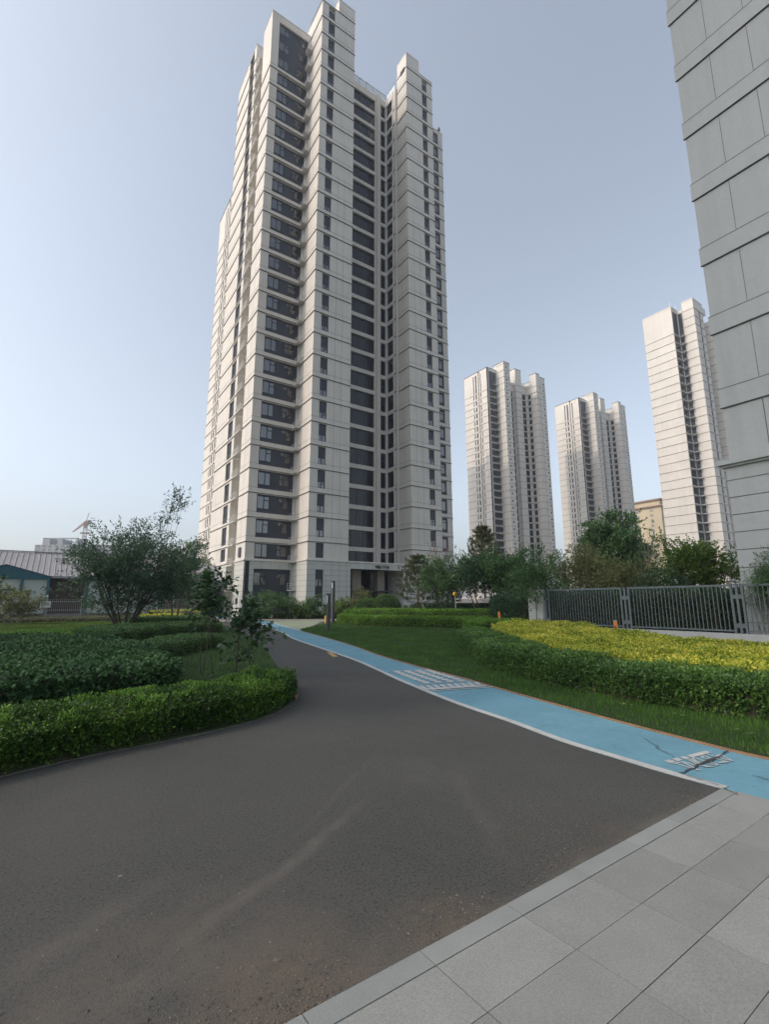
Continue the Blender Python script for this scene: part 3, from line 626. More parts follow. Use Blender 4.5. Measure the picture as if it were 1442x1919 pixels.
for i in range(len(P)-1): fs.append((2*i,2*i+2,2*i+3,2*i+1))
mk.add(vs,fs,0)
def wob(p,q,wd,n=14,amp=.02):
    P=[Vector(p).lerp(Vector(q),i/n)+Vector((R.uniform(-amp,amp),R.uniform(-amp,amp))) for i in range(n+1)]; vs=[];fs=[]
    for i,p_ in enumerate(P):
        t=(P[min(i+1,n)]-P[max(i-1,0)]).normalized(); nn=Vector((-t.y,t.x))*wd/2*R.uniform(.3,1.2); vs+=[(p_.x-nn.x,p_.y-nn.y,.0185),(p_.x+nn.x,p_.y+nn.y,.0185)]
    for i in range(n): fs.append((2*i,2*i+2,2*i+3,2*i+1))
    mk.add(vs,fs,0)
wob(gp(1356,1477),gp(1383,1490),.018,8,.004); wob(gp(1412,1453),gp(1442,1462),.02,8,.01); wob(gp(1270,1448),gp(1350,1472),.012,14,.006)
structure(mk.build('lane_crack',[mat('bare_asphalt',(.055,.05,.055),.9,n1=.3,s1=30)]))
# thermoplastic yellow speed strips on the far road
mk=MB()
for q in (((490,1227),(500,1227),(506,1235),(497,1235)),((612,1221),(622,1222),(634,1230),(624,1230))):
    mk.add([(*gp(*p),.006) for p in q],[(0,1,2,3)],0)
structure(mk.build('yellow_road_marks',[mat('faded_yellow',(.40,.26,.10),.85,n1=.2,s1=10)]))
# loose grit washed along the granite edge and in the dusty patches
r=np.random.default_rng(77); n=2600; u=r.uniform(-.6,4.95,n); v=1.975+.033*u+np.abs(r.normal(0,.09,n))+.012; k=fnoise_g(u,v)>.1 if 0 else np.sin(u*3.1)+np.sin(u*7.3+1)+r.normal(0,.6,n)>.2; u,v=u[k],v[k]
for c,sd,m_ in ((G(850,1740),.16,700),(G(560,1880),.22,900),(G(330,1880),.4,500),(G(1040,1560),.25,300)): u=np.concatenate([u,r.normal(c[0],sd,m_)]); v=np.concatenate([v,r.normal(c[1],sd,m_)])
k=v>1.985+.033*u; u,v=u[k],v[k]; n=len(u); sz=r.uniform(.0018,.0065,n)*np.where(r.uniform(size=n)<.06,1.7,1); V=np.empty((n,4,3),np.float32)
for j in range(3):
    a=2.09*j+r.uniform(0,1.2,n); V[:,j]=np.stack([u+np.cos(a)*sz,v+np.sin(a)*sz,np.full(n,.001)],-1)
V[:,3]=np.stack([u,v,.001+sz*.9],-1); F=np.array([[0,1,3],[1,2,3],[2,0,3]]); F=(F[None]+4*np.arange(n)[:,None,None]).reshape(-1,3)
GRIT=mat('grit_stone',(.125,.11,.09),.9,n2=.4,s2=60); per_island(GRIT,.5); tag(link('road_grit',npmesh('road_grit',V.reshape(-1,3),F,GRIT)),kind='stuff')
# ---------------------------------------------------------------- leaves
def unit(a): return a/np.maximum(np.linalg.norm(a,axis=-1,keepdims=True),1e-9)
def quads(C,A,Bv,fold=None):
    """leaf quads: centre, half length vector, half width vector"""
    n=len(C); V=np.empty((n,4,3),np.float32); V[:,0]=C-A; V[:,1]=C+Bv-A*.1; V[:,2]=C+A; V[:,3]=C-Bv-A*.1
    if fold is not None: V[:,2]+=fold
    return V.reshape(-1,3)
def leafmesh(name,V,m): n=len(V)//4; return npmesh(name,V,np.arange(4*n).reshape(n,4),m)
def sprigs(P,Dr,n,L,ll,lw,spread=.9,droop=0,r=rng):
    """P (k,3) sprig bases, Dr (k,3) directions, n leaves along each sprig of length L, leaves ll long lw wide"""
    k=len(P); Dr=unit(Dr); t=np.tile(np.linspace(.15,1,n),(k,1))
    C0=P[:,None,:]+Dr[:,None,:]*(t[...,None]*L)
    rad=r.normal(size=(k,n,3)); rad-=np.sum(rad*Dr[:,None,:],-1,keepdims=True)*Dr[:,None,:]; rad=unit(rad)
    a=unit(rad*spread+Dr[:,None,:]*(.35+t[...,None]*.7)+np.array([0,0,-droop])); s=r.uniform(.7,1.25,(k,n,1))
    nrm=r.normal(size=(k,n,3))*.5+np.array([0,0,1.]); b=unit(np.cross(a,nrm))
    A=a*ll/2*s; Bv=b*lw/2*s; C=C0+A
    return quads(C.reshape(-1,3),A.reshape(-1,3),Bv.reshape(-1,3))
def inpoly(x,y,poly):
    c=np.zeros(x.shape,bool); n=len(poly)
    for i in range(n):
        x0,y0=poly[i]; x1,y1=poly[(i+1)%n]; 
        if y0==y1: continue
        k=((y0>y)!=(y1>y))&(x<(x1-x0)*(y-y0)/(y1-y0)+x0); c^=k
    return c
def pdist(x,y,poly):
    d=np.full(x.shape,1e9); n=len(poly)
    for i in range(n):
        x0,y0=poly[i]; x1,y1=poly[(i+1)%n]; dx,dy=x1-x0,y1-y0; l=dx*dx+dy*dy+1e-12
        t=np.clip(((x-x0)*dx+(y-y0)*dy)/l,0,1); d=np.minimum(d,np.hypot(x-x0-t*dx,y-y0-t*dy))
    return d
def fnoise(x,y,s,seed=0):
    r=np.random.default_rng(seed); o=np.zeros_like(x)
    for k in range(6):
        a=r.uniform(0,6.28); f=s*(1.0+.55*k); o+=np.sin(x*f*np.cos(a)+y*f*np.sin(a)+r.uniform(0,6.28))/(1+.5*k)
    return o/3
def hedge(name,label,cat,poly,H,m,dens,n,L,ll,lw,ground=.0,edge=.16,body=None,group=None,bump=.05,gstep=.12,inset=.05,spread=.9,maxn=60000,seed=1,kind=None,up=.8,visd=None,shoots=None):
    """clipped planting mass: dark twiggy body with leaf sprigs over its top and sides"""
    poly=smooth(list(poly)+[poly[0]],4)[:-1]; r=np.random.default_rng(seed)
    xs=[p[0] for p in poly]; ys=[p[1] for p in poly]; x0,x1,y0,y1=min(xs)-.2,max(xs)+.2,min(ys)-.2,max(ys)+.2
    Hf=H if callable(H) else (lambda x,y:np.full(np.shape(x),float(H)))
    gf=ground if callable(ground) else (lambda x,y:np.full(np.shape(x),float(ground)))
    def top(x,y,ins=0):
        d=pdist(x,y,poly)-ins; k=np.sqrt(np.clip(d/edge,0,1)*(2-np.clip(d/edge,0,1))); 
        return gf(x,y)+(Hf(x,y)+bump*fnoise(x,y,2.2,seed)+bump*.5*fnoise(x,y,6.5,seed+3))*k
    nx=max(6,int((x1-x0)/gstep)); ny=max(6,int((y1-y0)/gstep)); nx,ny=min(nx,260),min(ny,260)
    gx,gy=np.meshgrid(np.linspace(x0,x1,nx),np.linspace(y0,y1,ny),indexing='ij'); ins=inpoly(gx,gy,poly)
    gz=np.where(ins,top(gx,gy,inset)-.04,-.3); V=np.stack([gx,gy,gz],-1).reshape(-1,3)
    idx=np.arange(nx*ny).reshape(nx,ny); f=np.stack([idx[:-1,:-1],idx[1:,:-1],idx[1:,1:],idx[:-1,1:]],-1).reshape(-1,4)
    keep=ins.reshape(-1)[f].any(1); f=f[keep]; bodyme=npmesh(name,V,f,body or SOIL,smooth=True)
    area=float(ins.mean()*(x1-x0)*(y1-y0)); cnt=int(min(maxn,area*dens)); 
    # top
    px=r.uniform(x0,x1,cnt*3); py=r.uniform(y0,y1,cnt*3); k=inpoly(px,py,poly); px,py=px[k][:cnt],py[k][:cnt]
    if visd: # thin out with distance
        dd=np.hypot(px,py); kk=r.uniform(size=len(px))<np.clip((visd/dd)**1.5,0,1); px,py=px[kk],py[kk]
    e=.03; pz=top(px,py,.0); nx_=-(top(px+e,py)-top(px-e,py))/(2*e); ny_=-(top(px,py+e)-top(px,py-e))/(2*e)
    N=unit(np.stack([nx_,ny_,np.ones_like(nx_)],-1)); P=np.stack([px,py,pz-L*.55],-1); N1=unit(N+r.normal(size=N.shape)*.38+np.array([0,0,up*.5]))
    # sides
    seg=[(poly[i],poly[(i+1)%len(poly)]) for i in range(len(poly))]; ln=np.array([math.hypot(b[0]-a[0],b[1]-a[1]) for a,b in seg]); per=ln.sum()
    sc=int(min(maxn*.7,per*dens*float(np.mean(Hf(np.array(xs[:1]),np.array(ys[:1]))))*1.1)); si=r.choice(len(seg),sc,p=ln/per); tt=r.uniform(size=sc)
    A=np.array([s[0] for s in seg]); Bq=np.array([s[1] for s in seg]); q=A[si]+(Bq[si]-A[si])*tt[:,None]; tg=unit(Bq[si]-A[si]); nr=np.stack([tg[:,1],-tg[:,0]],-1)
    t_=q+nr*.05; flip=inpoly(t_[:,0],t_[:,1],poly); nr[flip]*=-1
    if visd: dd=np.hypot(q[:,0],q[:,1]); kk=r.uniform(size=len(q))<np.clip((visd/dd)**1.5,0,1); q,nr=q[kk],nr[kk]
    cam_side=(q*nr).sum(1)<.5; q,nr=q[cam_side],nr[cam_side]
    hh=Hf(q[:,0],q[:,1])*(1+.0*q[:,0]); zz=gf(q[:,0],q[:,1])+hh*r.uniform(.02,.95,len(q))
    inn=r.uniform(.0,.12,len(q))+.04; P2=np.stack([q[:,0]-nr[:,0]*inn,q[:,1]-nr[:,1]*inn,zz],-1); N2=unit(np.concatenate([nr,np.full((len(nr),1),.55)],1)+r.normal(size=(len(nr),3))*.4)
    V=sprigs(np.concatenate([P,P2]),np.concatenate([N1,N2]),n,L,ll,lw,spread,r=r)
    o=link(name,leafmesh(name+'_leaves',V,m)); tag(o,label,cat,group,kind)
    if shoots:
        cl=fnoise(P[:,0],P[:,1],3.1,seed+9)+.6*fnoise(P[:,0],P[:,1],9,seed+5); k=cl>.2; Q=P[k]+np.array([0,0,L*.45]); V=sprigs(Q,r.normal(size=Q.shape)*.22+np.array([0,0,1.]),7,L*1.1,ll*.85,lw*1.0,.8,r=r); link('new_shoots',leafmesh('new_shoots',V,shoots),o)
    c=link('inner_twigs',bodyme,o); return o
def grass(name,poly,m,dens,h=.06,wd=.005,zf=lambda x,y:0*x,seed=3,maxn=120000,lod=7.,lean=.5):
    r=np.random.default_rng(seed); xs=[p[0] for p in poly]; ys=[p[1] for p in poly]
    n=int(min(maxn*4,(max(xs)-min(xs))*(max(ys)-min(ys))*dens)); x=r.uniform(min(xs),max(xs),n); y=r.uniform(min(ys),max(ys),n)
    d=np.hypot(x,y); k=(r.uniform(size=n)<np.clip((lod/d)**1.6,0,1)); x,y=x[k],y[k]; k=inpoly(x,y,poly); x,y=x[k][:maxn],y[k][:maxn]; n=len(x); d=np.hypot(x,y)
    z=zf(x,y); s=np.clip(d/lod,1,6)**.8; w_=wd*s*r.uniform(.7,1.3,n); hh=h*r.uniform(.5,1.3,n)*(1+.35*fnoise(x,y,1.5,seed)); a=r.uniform(0,6.28,n); l=r.uniform(0,lean,n)*hh; a2=r.uniform(0,6.28,n)
    V=np.empty((n,3,3),np.float32); V[:,0]=np.stack([x-np.cos(a)*w_,y-np.sin(a)*w_,z-.01],-1); V[:,1]=np.stack([x+np.cos(a)*w_,y+np.sin(a)*w_,z-.01],-1); V[:,2]=np.stack([x+np.cos(a2)*l,y+np.sin(a2)*l,z+hh],-1)
    me=npmesh(name,V.reshape(-1,3),np.arange(3*n).reshape(n,3),m); return tag(link(name,me),kind='stuff')
def ramp(*c): return [tuple(x) for x in c]
L_BOX=leafmat('boxwood_leaf',ramp((0.014,0.039,0.010),(0.034,0.085,0.014),(0.076,0.165,0.021),(0.179,0.303,0.039)),.4,.35)
L_BIG=leafmat('broad_leaf',ramp((.023,.058,.021),(.039,.098,.031),(.065,.137,.046),(.117,.208,.065)),.5,.25,.25)
L_DARK=leafmat('privet_leaf',ramp((0.029,0.073,0.021),(0.058,0.131,0.032),(0.095,0.190,0.044),(0.161,0.292,0.066)),.38,.3,.45)
L_YEL=leafmat('golden_leaf',ramp((.06,.13,.02),(.25,.34,.035),(.64,.61,.08),(.88,.77,.20)),.5,.45)
L_BRT=leafmat('bright_leaf',ramp((0.041,0.101,0.016),(0.095,0.203,0.027),(0.162,0.311,0.041),(0.270,0.446,0.068)),.45,.4)
L_DSH=leafmat('privet_shoot',ramp((0.052,0.117,0.026),(0.091,0.182,0.039),(0.130,0.247,0.052),(0.195,0.325,0.078)),.45,.35)
GRASS=leafmat('grass_blade',ramp((0.033,0.074,0.013),(0.052,0.128,0.022),(0.083,0.182,0.033),(0.140,0.248,0.057)),.7,.35,.08)
GRASS_SUN=leafmat('sun_paled_grass',ramp((.06,.10,.02),(.10,.16,.03),(.15,.22,.04),(.2,.27,.07)),.6,.35,.2)  # sunlight put into the colour: a paler copy of the grass blades
DUST=mat('dusty_kerb',(.10,.095,.085),.9,n1=.35,s1=4,n2=.2,s2=30)
# left bed -----------------------------------------------------------------
kerb=smooth([(-30,-4.5),(-6,3.9),(-.22,6.12),(.43,6.35),(1.12,6.48),(1.89,6.66),(2.54,6.91),(3.11,7.34),(3.61,8.02),(3.84,8.46),(4.23,9.62),(4.97,12.16),(6.56,17.36),(8.02,23.02),(9.58,30.48),(10.95,38.85),(12.05,46.5),(12.0,49.5)])
sheet('left_bed',kerb+[(11.5,51.5),(-30,51.5)],.035,GREENM,.03)
nk=[i for i,p in enumerate(kerb) if p[1]<8.2 and p[0]<3.7]; a_=max(nk)
structure(ribbon('kerb_edge',kerb[:a_-4],.03,-.035,.014,DUST,.03)); structure(ribbon('kerb_painted_tip',kerb[a_-2:a_+3],.03,-.03,.06,ORANGE,.1)); structure(ribbon('kerb_edge_far',kerb[a_+2:],.03,-.02,.03,DUST,.05))
lawnL=[p for p in kerb if p[1]>8.5][:-2]+[(-8,50.5),(-8,16)]
grass('left_lawn_grass',offset(kerb[a_:],.05)+[(-12,50.5),(-12,9),(1,9)],GRASS,4500,.06,.005,maxn=160000,zf=lambda x,y:0*x+.035,seed=5,lod=9)
hedge('boxwood_hedge','long bright green boxwood hedge curving along the kerb at the left foreground','hedge',
      offset([(-8,3.25),(-3,5.1),(-.22,6.18),(.43,6.42),(1.12,6.56),(1.87,6.76),(2.5,7.02),(3.0,7.42),(3.5,8.08),(3.68,8.5),(3.85,9.1)],-.10)+[(3.4,9.4),(2.7,8.9),(1.9,8.15),(.9,7.75),(-.5,7.35),(-4,6.2),(-8,4.6)],
      .34,L_BOX,1250,8,.10,.034,.020,ground=.03,edge=.24,seed=21,maxn=26000,bump=.085,shoots=L_BRT)
hedge('broadleaf_shrub_mass','dark green mass of broad round leaves behind the boxwood hedge at far left','shrub',
      [(-9,5.4),(-4,6.9),(-.5,8.0),(1.0,8.4),(1.75,8.9),(2.1,9.8),(2.25,12.5),(2.1,15),(1.6,17.6),(.2,19.3),(-1.3,19.8),(-9,18.5)],
      .58,L_BIG,520,5,.09,.062,.056,ground=.03,edge=.3,seed=22,maxn=34000,bump=.07,visd=12,spread=1.6)
hedge('low_hedge','low green hedge band crossing the left lawn behind the two leggy shrubs','hedge',[(2.4,14.8),(3.0,15.6),(4.3,17.2),(5.5,18.9),(5.2,20.2),(4.0,19.5),(2.9,18.0),(2.2,16.4)],.42,L_DARK,420,6,.1,.045,.024,ground=.03,seed=23,maxn=9000)
hedge('low_hedge','dark low hedge under the multi-stemmed tree at left','hedge',[(1.8,21.5),(3.6,23.5),(6.2,26.5),(7.8,27.5),(8.3,30),(6.5,31.5),(4.0,29.0),(1.4,26.0),(.9,23)],.5,L_DARK,200,6,.12,.06,.035,ground=.03,seed=24,maxn=9000)
hedge('low_hedge','farther dark hedge block just left of the road bend','hedge',[(4.2,33),(7.5,33.5),(9.4,36),(10.3,41),(8.2,42),(5.0,38.5)],.55,L_DARK,130,6,.14,.08,.045,ground=.03,seed=25,maxn=6000)
hedge('low_hedge','pale green creeping hedge patch left of the multi-stemmed tree','hedge',[(-1.0,21.4),(.9,22.6),(1.2,26.5),(.4,28.5),(-1.5,27),(-1.9,23)],.36,L_BRT,170,6,.12,.06,.03,ground=.03,seed=26,maxn=4000)
hedge('golden_hedge','small yellow-green hedge by the foot of the main tower at left','hedge',[(8.5,52.5),(11.5,53),(14,55),(13.5,57.5),(11,57.5),(8.5,55)],.85,L_YEL,45,6,.18,.12,.07,seed=27,maxn=2500)
hedge('golden_hedge','low yellow-green strip beyond the left lawn','hedge',[(7.0,47.4),(9.2,47.0),(10.4,48.6),(8.6,49.5),(6.8,49.3)],.55,L_YEL,60,6,.16,.1,.06,ground=.03,seed=28,maxn=2000)
# right bed -----------------------------------------------------------------
laneRl=[p for p in laneR if p[1]<27.2]
def gr(x,y): return .03+.0*x+np.clip((x-9.5-.18*(y-5))*.028,0,.22)
bedR=offset(laneRl,-.06)+[(12.9,28.2),(15.5,31.5),(19.4,36.8),(24,41.3),(33,40.5),(70,39),(70,-6),(34,-6),(19.6,7.5),(19.6,-6),(7,-6)]
sheet('right_bed',bedR,.03,GREENM,.03)
grass('right_lawn_grass',bedR[:-6]+[(30,20),(19,12),(17,2),(12,-2),(7,-4)],GRASS,9000,.06,.005,zf=lambda x,y:0*x+.03,seed=6,maxn=330000,lod=9)
hedge('privet_hedge','clipped dark green privet hedge in front of the golden planting at right','hedge',
      [(8.6,1.0),(8.3,2.3),(8.03,3.3),(7.95,4.3),(8.05,5.4),(8.4,6.9),(9.1,8.75),(10.3,10.5),(11.5,12.0),(12.8,13.8),(14.0,15.2),(15.0,15.2),(13.6,12.6),(11.2,9.6),(9.75,7.2),(9.05,5.2),(9.0,4.0),(9.4,2.6),(10,1)],
      .50,L_DARK,1000,6,.10,.042,.030,ground=.03,edge=.22,seed=31,maxn=30000,bump=.07,shoots=L_DSH)
def Hy(x,y): return .47+np.clip((x-9.3)/8,0,1)*.02+np.clip((y-7)/6,0,1)*.26
hedge('golden_hedge','broad mound of golden yellow leaves in front of the low white wall','hedge',
      [(9.5,1.2),(9.05,3.2),(8.98,4.3),(9.2,5.4),(9.85,7.2),(11.2,9.6),(13.2,12.2),(15.2,14.4),(17.2,15.1),(18.2,14.2),(18.3,12.6),(17.0,10.0),(16.1,7.5),(15.7,5.0),(15.8,2.0),(15.5,.5)],
      Hy,L_YEL,380,6,.13,.06,.034,ground=.03,edge=.3,seed=32,maxn=42000,bump=.10,visd=13)
hedge('bright_hedge','small lime green hedge tuft between the orange post and the white wall end','hedge',[(16.6,16.4),(18.2,15.6),(19.4,16.2),(20.4,18.2),(19.2,19.8),(17.4,18.4)],.72,L_BRT,200,6,.12,.07,.04,seed=33,maxn=3000)
hedge('low_hedge','lower tier of the long clipped hedge at the back of the right lawn','hedge',
      [(19.6,35.6),(18.5,33),(18.4,29.4),(19.6,26.9),(21.0,24.4),(21.6,21.6),(22.2,19.6),(18.2,17.6),(16.8,17.0),(18.0,15.8),(21,17),(26,20),(25.5,25),(23.5,28.5),(22,32),(22,37)],
      .62,L_BRT,150,6,.14,.08,.045,ground=.03,edge=.35,seed=34,maxn=20000,bump=.06)
hedge('low_hedge','taller rear tier of the long clipped hedge below the pine','hedge',
      [(20.3,35.8),(19.9,32.8),(20.2,30.0),(21.6,27.7),(23.0,25.4),(24.6,21.8),(29,24),(30,30),(27,35),(23,39)],
      1.0,L_BRT,110,6,.15,.09,.05,ground=.03,edge=.4,seed=35,maxn=16000,bump=.08)
# ---------------------------------------------------------------- trees and plants
BARK=mat('bark',(.075,.062,.05),.9,n1=.3,s1=8,n2=.2,s2=40,bump=.4,sb=30); BARKR=mat('reddish_bark',(.17,.11,.09),.85,n1=.25,s1=6); BARKP=mat('pale_bark',(.26,.23,.19),.85,n1=.25,s1=8)
L_TREE=leafmat('tree_leaf',ramp((0.033,0.077,0.029),(0.058,0.129,0.044),(0.101,0.193,0.062),(0.166,0.294,0.091)),.45,.3,.4)
L_DTREE=leafmat('dark_tree_leaf',ramp((0.020,0.053,0.029),(0.037,0.085,0.041),(0.061,0.122,0.053),(0.102,0.184,0.072)),.42,.25,.45)
L_LIME=leafmat('light_tree_leaf',ramp((0.055,0.110,0.022),(0.099,0.176,0.033),(0.154,0.242,0.050),(0.242,0.330,0.077)),.45,.4)
L_OLIVE=leafmat('olive_leaf',ramp((.072,.096,.036),(.120,.144,.054),(.192,.204,.072),(.288,.264,.108)),.5,.35)
L_PINE=leafmat('pine_needle',ramp((0.036,0.054,0.025),(0.072,0.090,0.040),(0.118,0.134,0.054),(0.198,0.198,0.082)),.6,.1,.2)
L_RED=leafmat('red_creeper_leaf',ramp((.05,.06,.02),(.16,.07,.035),(.28,.09,.05),(.34,.15,.06)),.5,.3)
def curve(a,b,sag,n=5,r=R):
    a=Vector(a);b=Vector(b); off=Vector((r.uniform(-1,1),r.uniform(-1,1),r.uniform(-.3,.3)))*((b-a).length*sag)
    return [a.lerp(b,i/n)+off*math.sin(math.pi*i/n) for i in range(n+1)]
def tree(name,label,cat,base,h,crown,nclus,nleaf,ll,lw,m,bark=BARK,stems=1,stem_r=.07,spread=.3,cr=.45,fork=.35,seed=1,group=None,shell=.45,L=.35,leafn=7,droop=.1,extra=(),bare=0,flat=1.0,vis=1.0,lump=.22):
    """crown=(cx,cy,cz,rx,ry,rz) relative to the base; clusters of leaf sprigs on limbs that start along the stems"""
    r=random.Random(seed); nr=np.random.default_rng(seed); bx,by,bz=base
    t=empty(name,base,label,cat,group); b=MB(); cx,cy,cz,rx,ry,rz=crown; tops=[]
    for i in range(stems):
        a=2*math.pi*i/stems+r.uniform(-.4,.4); s0=(.10*math.cos(a)*(stems>1)*math.sqrt(stems),.10*math.sin(a)*(stems>1)*math.sqrt(stems),-.1); 
        e=(cx+spread*rx*math.cos(a)*(stems>1),cy+spread*ry*math.sin(a)*(stems>1),cz+rz*(.35 if stems>1 else .55)*r.uniform(.7,1.1)); c=curve(s0,e,.07,7,r); tops.append(c)
        rr=stem_r*r.uniform(.75,1.1); b.tube(c,[rr*(1-.75*k/7) for k in range(8)],6)
    C=[]; tries=0
    while len(C)<nclus and tries<nclus*30:
        tries+=1; v=Vector((r.gauss(0,1),r.gauss(0,1),r.gauss(0,1))).normalized(); rad=r.uniform(shell,1.0)**.7
        az=math.atan2(v.y,v.x); lum=1+lump*math.sin(3*az+seed)+lump*.8*math.sin(5*az+2.1*seed+4*v.z)
        p=Vector((cx+v.x*rx*rad*lum,cy+v.y*ry*rad*lum,cz+v.z*rz*rad*(1+lump*.7*math.sin(4*az+seed*1.7)))); 
        if p.z<.25: continue
        C.append(p)
    for e in extra: C.append(Vector(e))
    for p in C:
        st=min(tops,key=lambda c:(Vector((c[-1].x,c[-1].y))-Vector((p.x,p.y))).length); f=max(fork,min(.95,(p.z-.25*rz)/(max(st[-1].z,.1))-.18)); k=min(6,int(f*7)); q=st[k].lerp(st[min(k+1,7)],f*7-k if f*7-k<1 else 1)
        if p.z<q.z-.3*rz: q=st[max(2,k-2)]
        c=curve(q,p,.12,4,r); w0=stem_r*.28; b.tube(c,[w0,w0*.8,w0*.6,w0*.4,w0*.2],4,cap=False)
        for _ in range(2 if not bare else 5):
            d=Vector((r.gauss(0,1),r.gauss(0,1),abs(r.gauss(.4,.7)))).normalized()*cr*r.uniform(.6,1.3); b.tube([c[3],c[3]+d*.6,c[3]+d],[w0*.3,w0*.2,w0*.08],3,cap=False)
    b.build('trunk',[bark],t,smooth=True)
    if bare<1:
        Ca=np.array([tuple(p) for p in C]); n=len(Ca); sz=nr.uniform(.55,1.25,(n,1,1)); off=nr.normal(size=(n,nleaf,3))*np.array([1,1,.75*flat])*cr*.62*sz
        P=(Ca[:,None,:]+off).reshape(-1,3); outw=unit(P-np.array([cx,cy,cz-.5*rz]))
        V=sprigs(P,outw*.8+nr.normal(size=P.shape)*.55+np.array([0,0,.15]),leafn,L,ll,lw,.9,droop,r=nr); link('crown',leafmesh('crown',V,m),t)
    return t
def at(x,y,z=0.): u,v=G(x,y,z); return (u,v,z)
LAT=np.array([RT[0],RT[1]]); # picture-right on the ground
def side(p,s,f=0.):   # p shifted s metres to the picture's right and f metres away
    fx,fy=F0[0]/cp,F0[1]/cp; return (p[0]+LAT[0]*s+fx*f,p[1]+LAT[1]*s+fy*f,p[2])
def rel(s,z,f=0.): return (LAT[0]*s+F0[0]/cp*f,LAT[1]*s+F0[1]/cp*f,z)
L_BTREE=leafmat('bluegreen_leaf',ramp((0.036,0.072,0.046),(0.058,0.111,0.065),(0.085,0.156,0.085),(0.130,0.221,0.104)),.5,.4,.3)
# big multi-stem tree at left
p=(3.85,33.5,.03)
tree('ornamental_tree','dark multi-stemmed tree with wide crown and one tall shoot, left of the main tower','tree',p,6.5,(*rel(.35,4.0)[:2],3.5,3.5,3.1,2.55),190,22,.17,.07,L_BTREE,stems=8,stem_r=.07,spread=.75,cr=.6,seed=41,lump=.1,shell=.15,L=.4,leafn=7,
     extra=[rel(2.1,6.6),rel(2.25,7.2),rel(2.45,7.8),rel(2.6,8.15),rel(2.9,7.5),rel(1.6,6.3),rel(-3.3,4.6),rel(-3.7,4.3),rel(3.9,4.5),rel(4.1,5.0),rel(4.0,3.6)])
tree('ornamental_tree','slimmer dark tree between the multi-stemmed tree and the main tower','tree',(8.6,43.5,.03),6,(*rel(.3,3.8)[:2],3.8,1.7,1.7,2.6),46,16,.2,.09,L_TREE,stems=2,stem_r=.09,spread=.5,cr=.5,seed=42,shell=.2,extra=[rel(1.4,6.4),rel(1.7,6.1),rel(1.9,5.2)])
tree('magnolia_shrub','spreading pale leafed shrub by the picket fence at far left','shrub',(-2.2,47.5,.03),2.6,(*rel(-.3,1.5)[:2],1.5,2.0,1.6,1.0),34,14,.2,.11,L_OLIVE,bark=BARKP,stems=4,stem_r=.06,spread=.9,cr=.4,seed=43,shell=.3)
tree('broadleaf_tree','dark large leafed branch tip poking in at the left picture edge by the pale shrub','tree',(-3.4,40,.03),3.2,(*rel(-.5,2.4)[:2],2.4,1.0,1.0,.7),16,12,.24,.14,L_DTREE,stems=2,stem_r=.06,cr=.35,seed=44)
# two leggy shrubs in the left lawn
L_ROSE=leafmat('leggy_leaf',ramp((.020,.050,.022),(.037,.081,.033),(.062,.125,.045),(.112,.188,.069)),.4,.3,.5)
p=(3.05,11.6,.03)
tree('leggy_shrub','taller of the two leggy broad-leafed shrubs, nearest the round leafed mass','shrub',p,2.3,(*rel(0,1.3)[:2],1.45,.26,.26,.7),22,4,.12,.10,L_ROSE,bark=BARK,stems=3,stem_r=.013,spread=.5,cr=.14,seed=45,shell=.1,L=.16,leafn=5,droop=.5,
     extra=[rel(-.1,2.2),rel(-.1,2.05),rel(0,1.95),rel(.2,2.1),rel(.32,2.0),rel(.4,1.9),rel(-.2,1.8),rel(0,1.7),rel(.1,1.85),rel(.05,1.55),rel(-.35,1.35),rel(.1,1.4)])
p=(3.45,10.4,.03)
tree('leggy_shrub','shorter leggy broad-leafed shrub leaning over the road edge','shrub',p,1.8,(*rel(.05,1.0)[:2],1.05,.32,.3,.4),22,4,.11,.09,L_ROSE,bark=BARK,stems=4,stem_r=.014,spread=.6,cr=.14,seed=46,shell=.1,L=.15,leafn=5,droop=.5,
     extra=[rel(.1,1.6),rel(.25,1.5),rel(0,1.5),rel(.15,1.35),rel(-.15,1.3),rel(.3,1.3),rel(.2,1.15),rel(.5,.95),rel(.62,.92),rel(.4,.8),rel(-.3,.7),rel(.1,.6),rel(-.2,.5),rel(.35,.6)])
# thin sapling by the left corner of the main tower
tree('young_tree','slender young tree climbing pale in front of the left flank of the main tower','tree',(14.1,56,.0),6,(0,0,4.4,.55,.55,2.0),26,10,.16,.08,L_LIME,stems=1,stem_r=.06,cr=.3,seed=47,shell=.1)
tree('young_tree','bare twiggy sapling beside the black pillar','tree',(15.9,52.6,0),3.6,(0,0,2.6,.8,.8,1.2),16,3,.1,.06,L_OLIVE,bark=BARKR,stems=2,stem_r=.05,cr=.4,seed=48,bare=.5)
# shrubs along the foot of the main tower
for i,(px,base_y,hh,ww,mm,lab,sd) in enumerate(((506,1151,2.9,1.9,L_TREE,'largest leafy shrub at the foot of the main tower, right of the black pillar',51),(543,1150,2.0,1.1,L_TREE,'small leafy shrub beside the lit corner of the main tower',52),
      (586,1150,2.1,1.4,L_TREE,'leafy shrub just right of the lit lower corner of the main tower',53),(637,1150,1.9,1.5,L_LIME,'pale shrub behind the two grey light posts',54),(678,1151,3.0,1.35,L_OLIVE,'greyish shrub in front of the entrance',55),(566,1150,1.3,.9,L_LIME,'tiny shrub between two larger ones along the tower foot',56))):
    q=at(px,base_y+3); q=(q[0],q[1],0); d=math.hypot(q[0],q[1]); q=(q[0]*52/d if px>560 else q[0]*52.5/d,q[1]*52/d if px>560 else q[1]*52.5/d,0)
    tree('leafy_shrub',lab,'shrub',q,hh,(0,0,hh*.56,ww,ww,hh*.46),int(20+ww*14),13,.17,.09,mm,stems=4,stem_r=.04,spread=.5,cr=.33,seed=sd,shell=.2,group='shrubs along the tower foot')
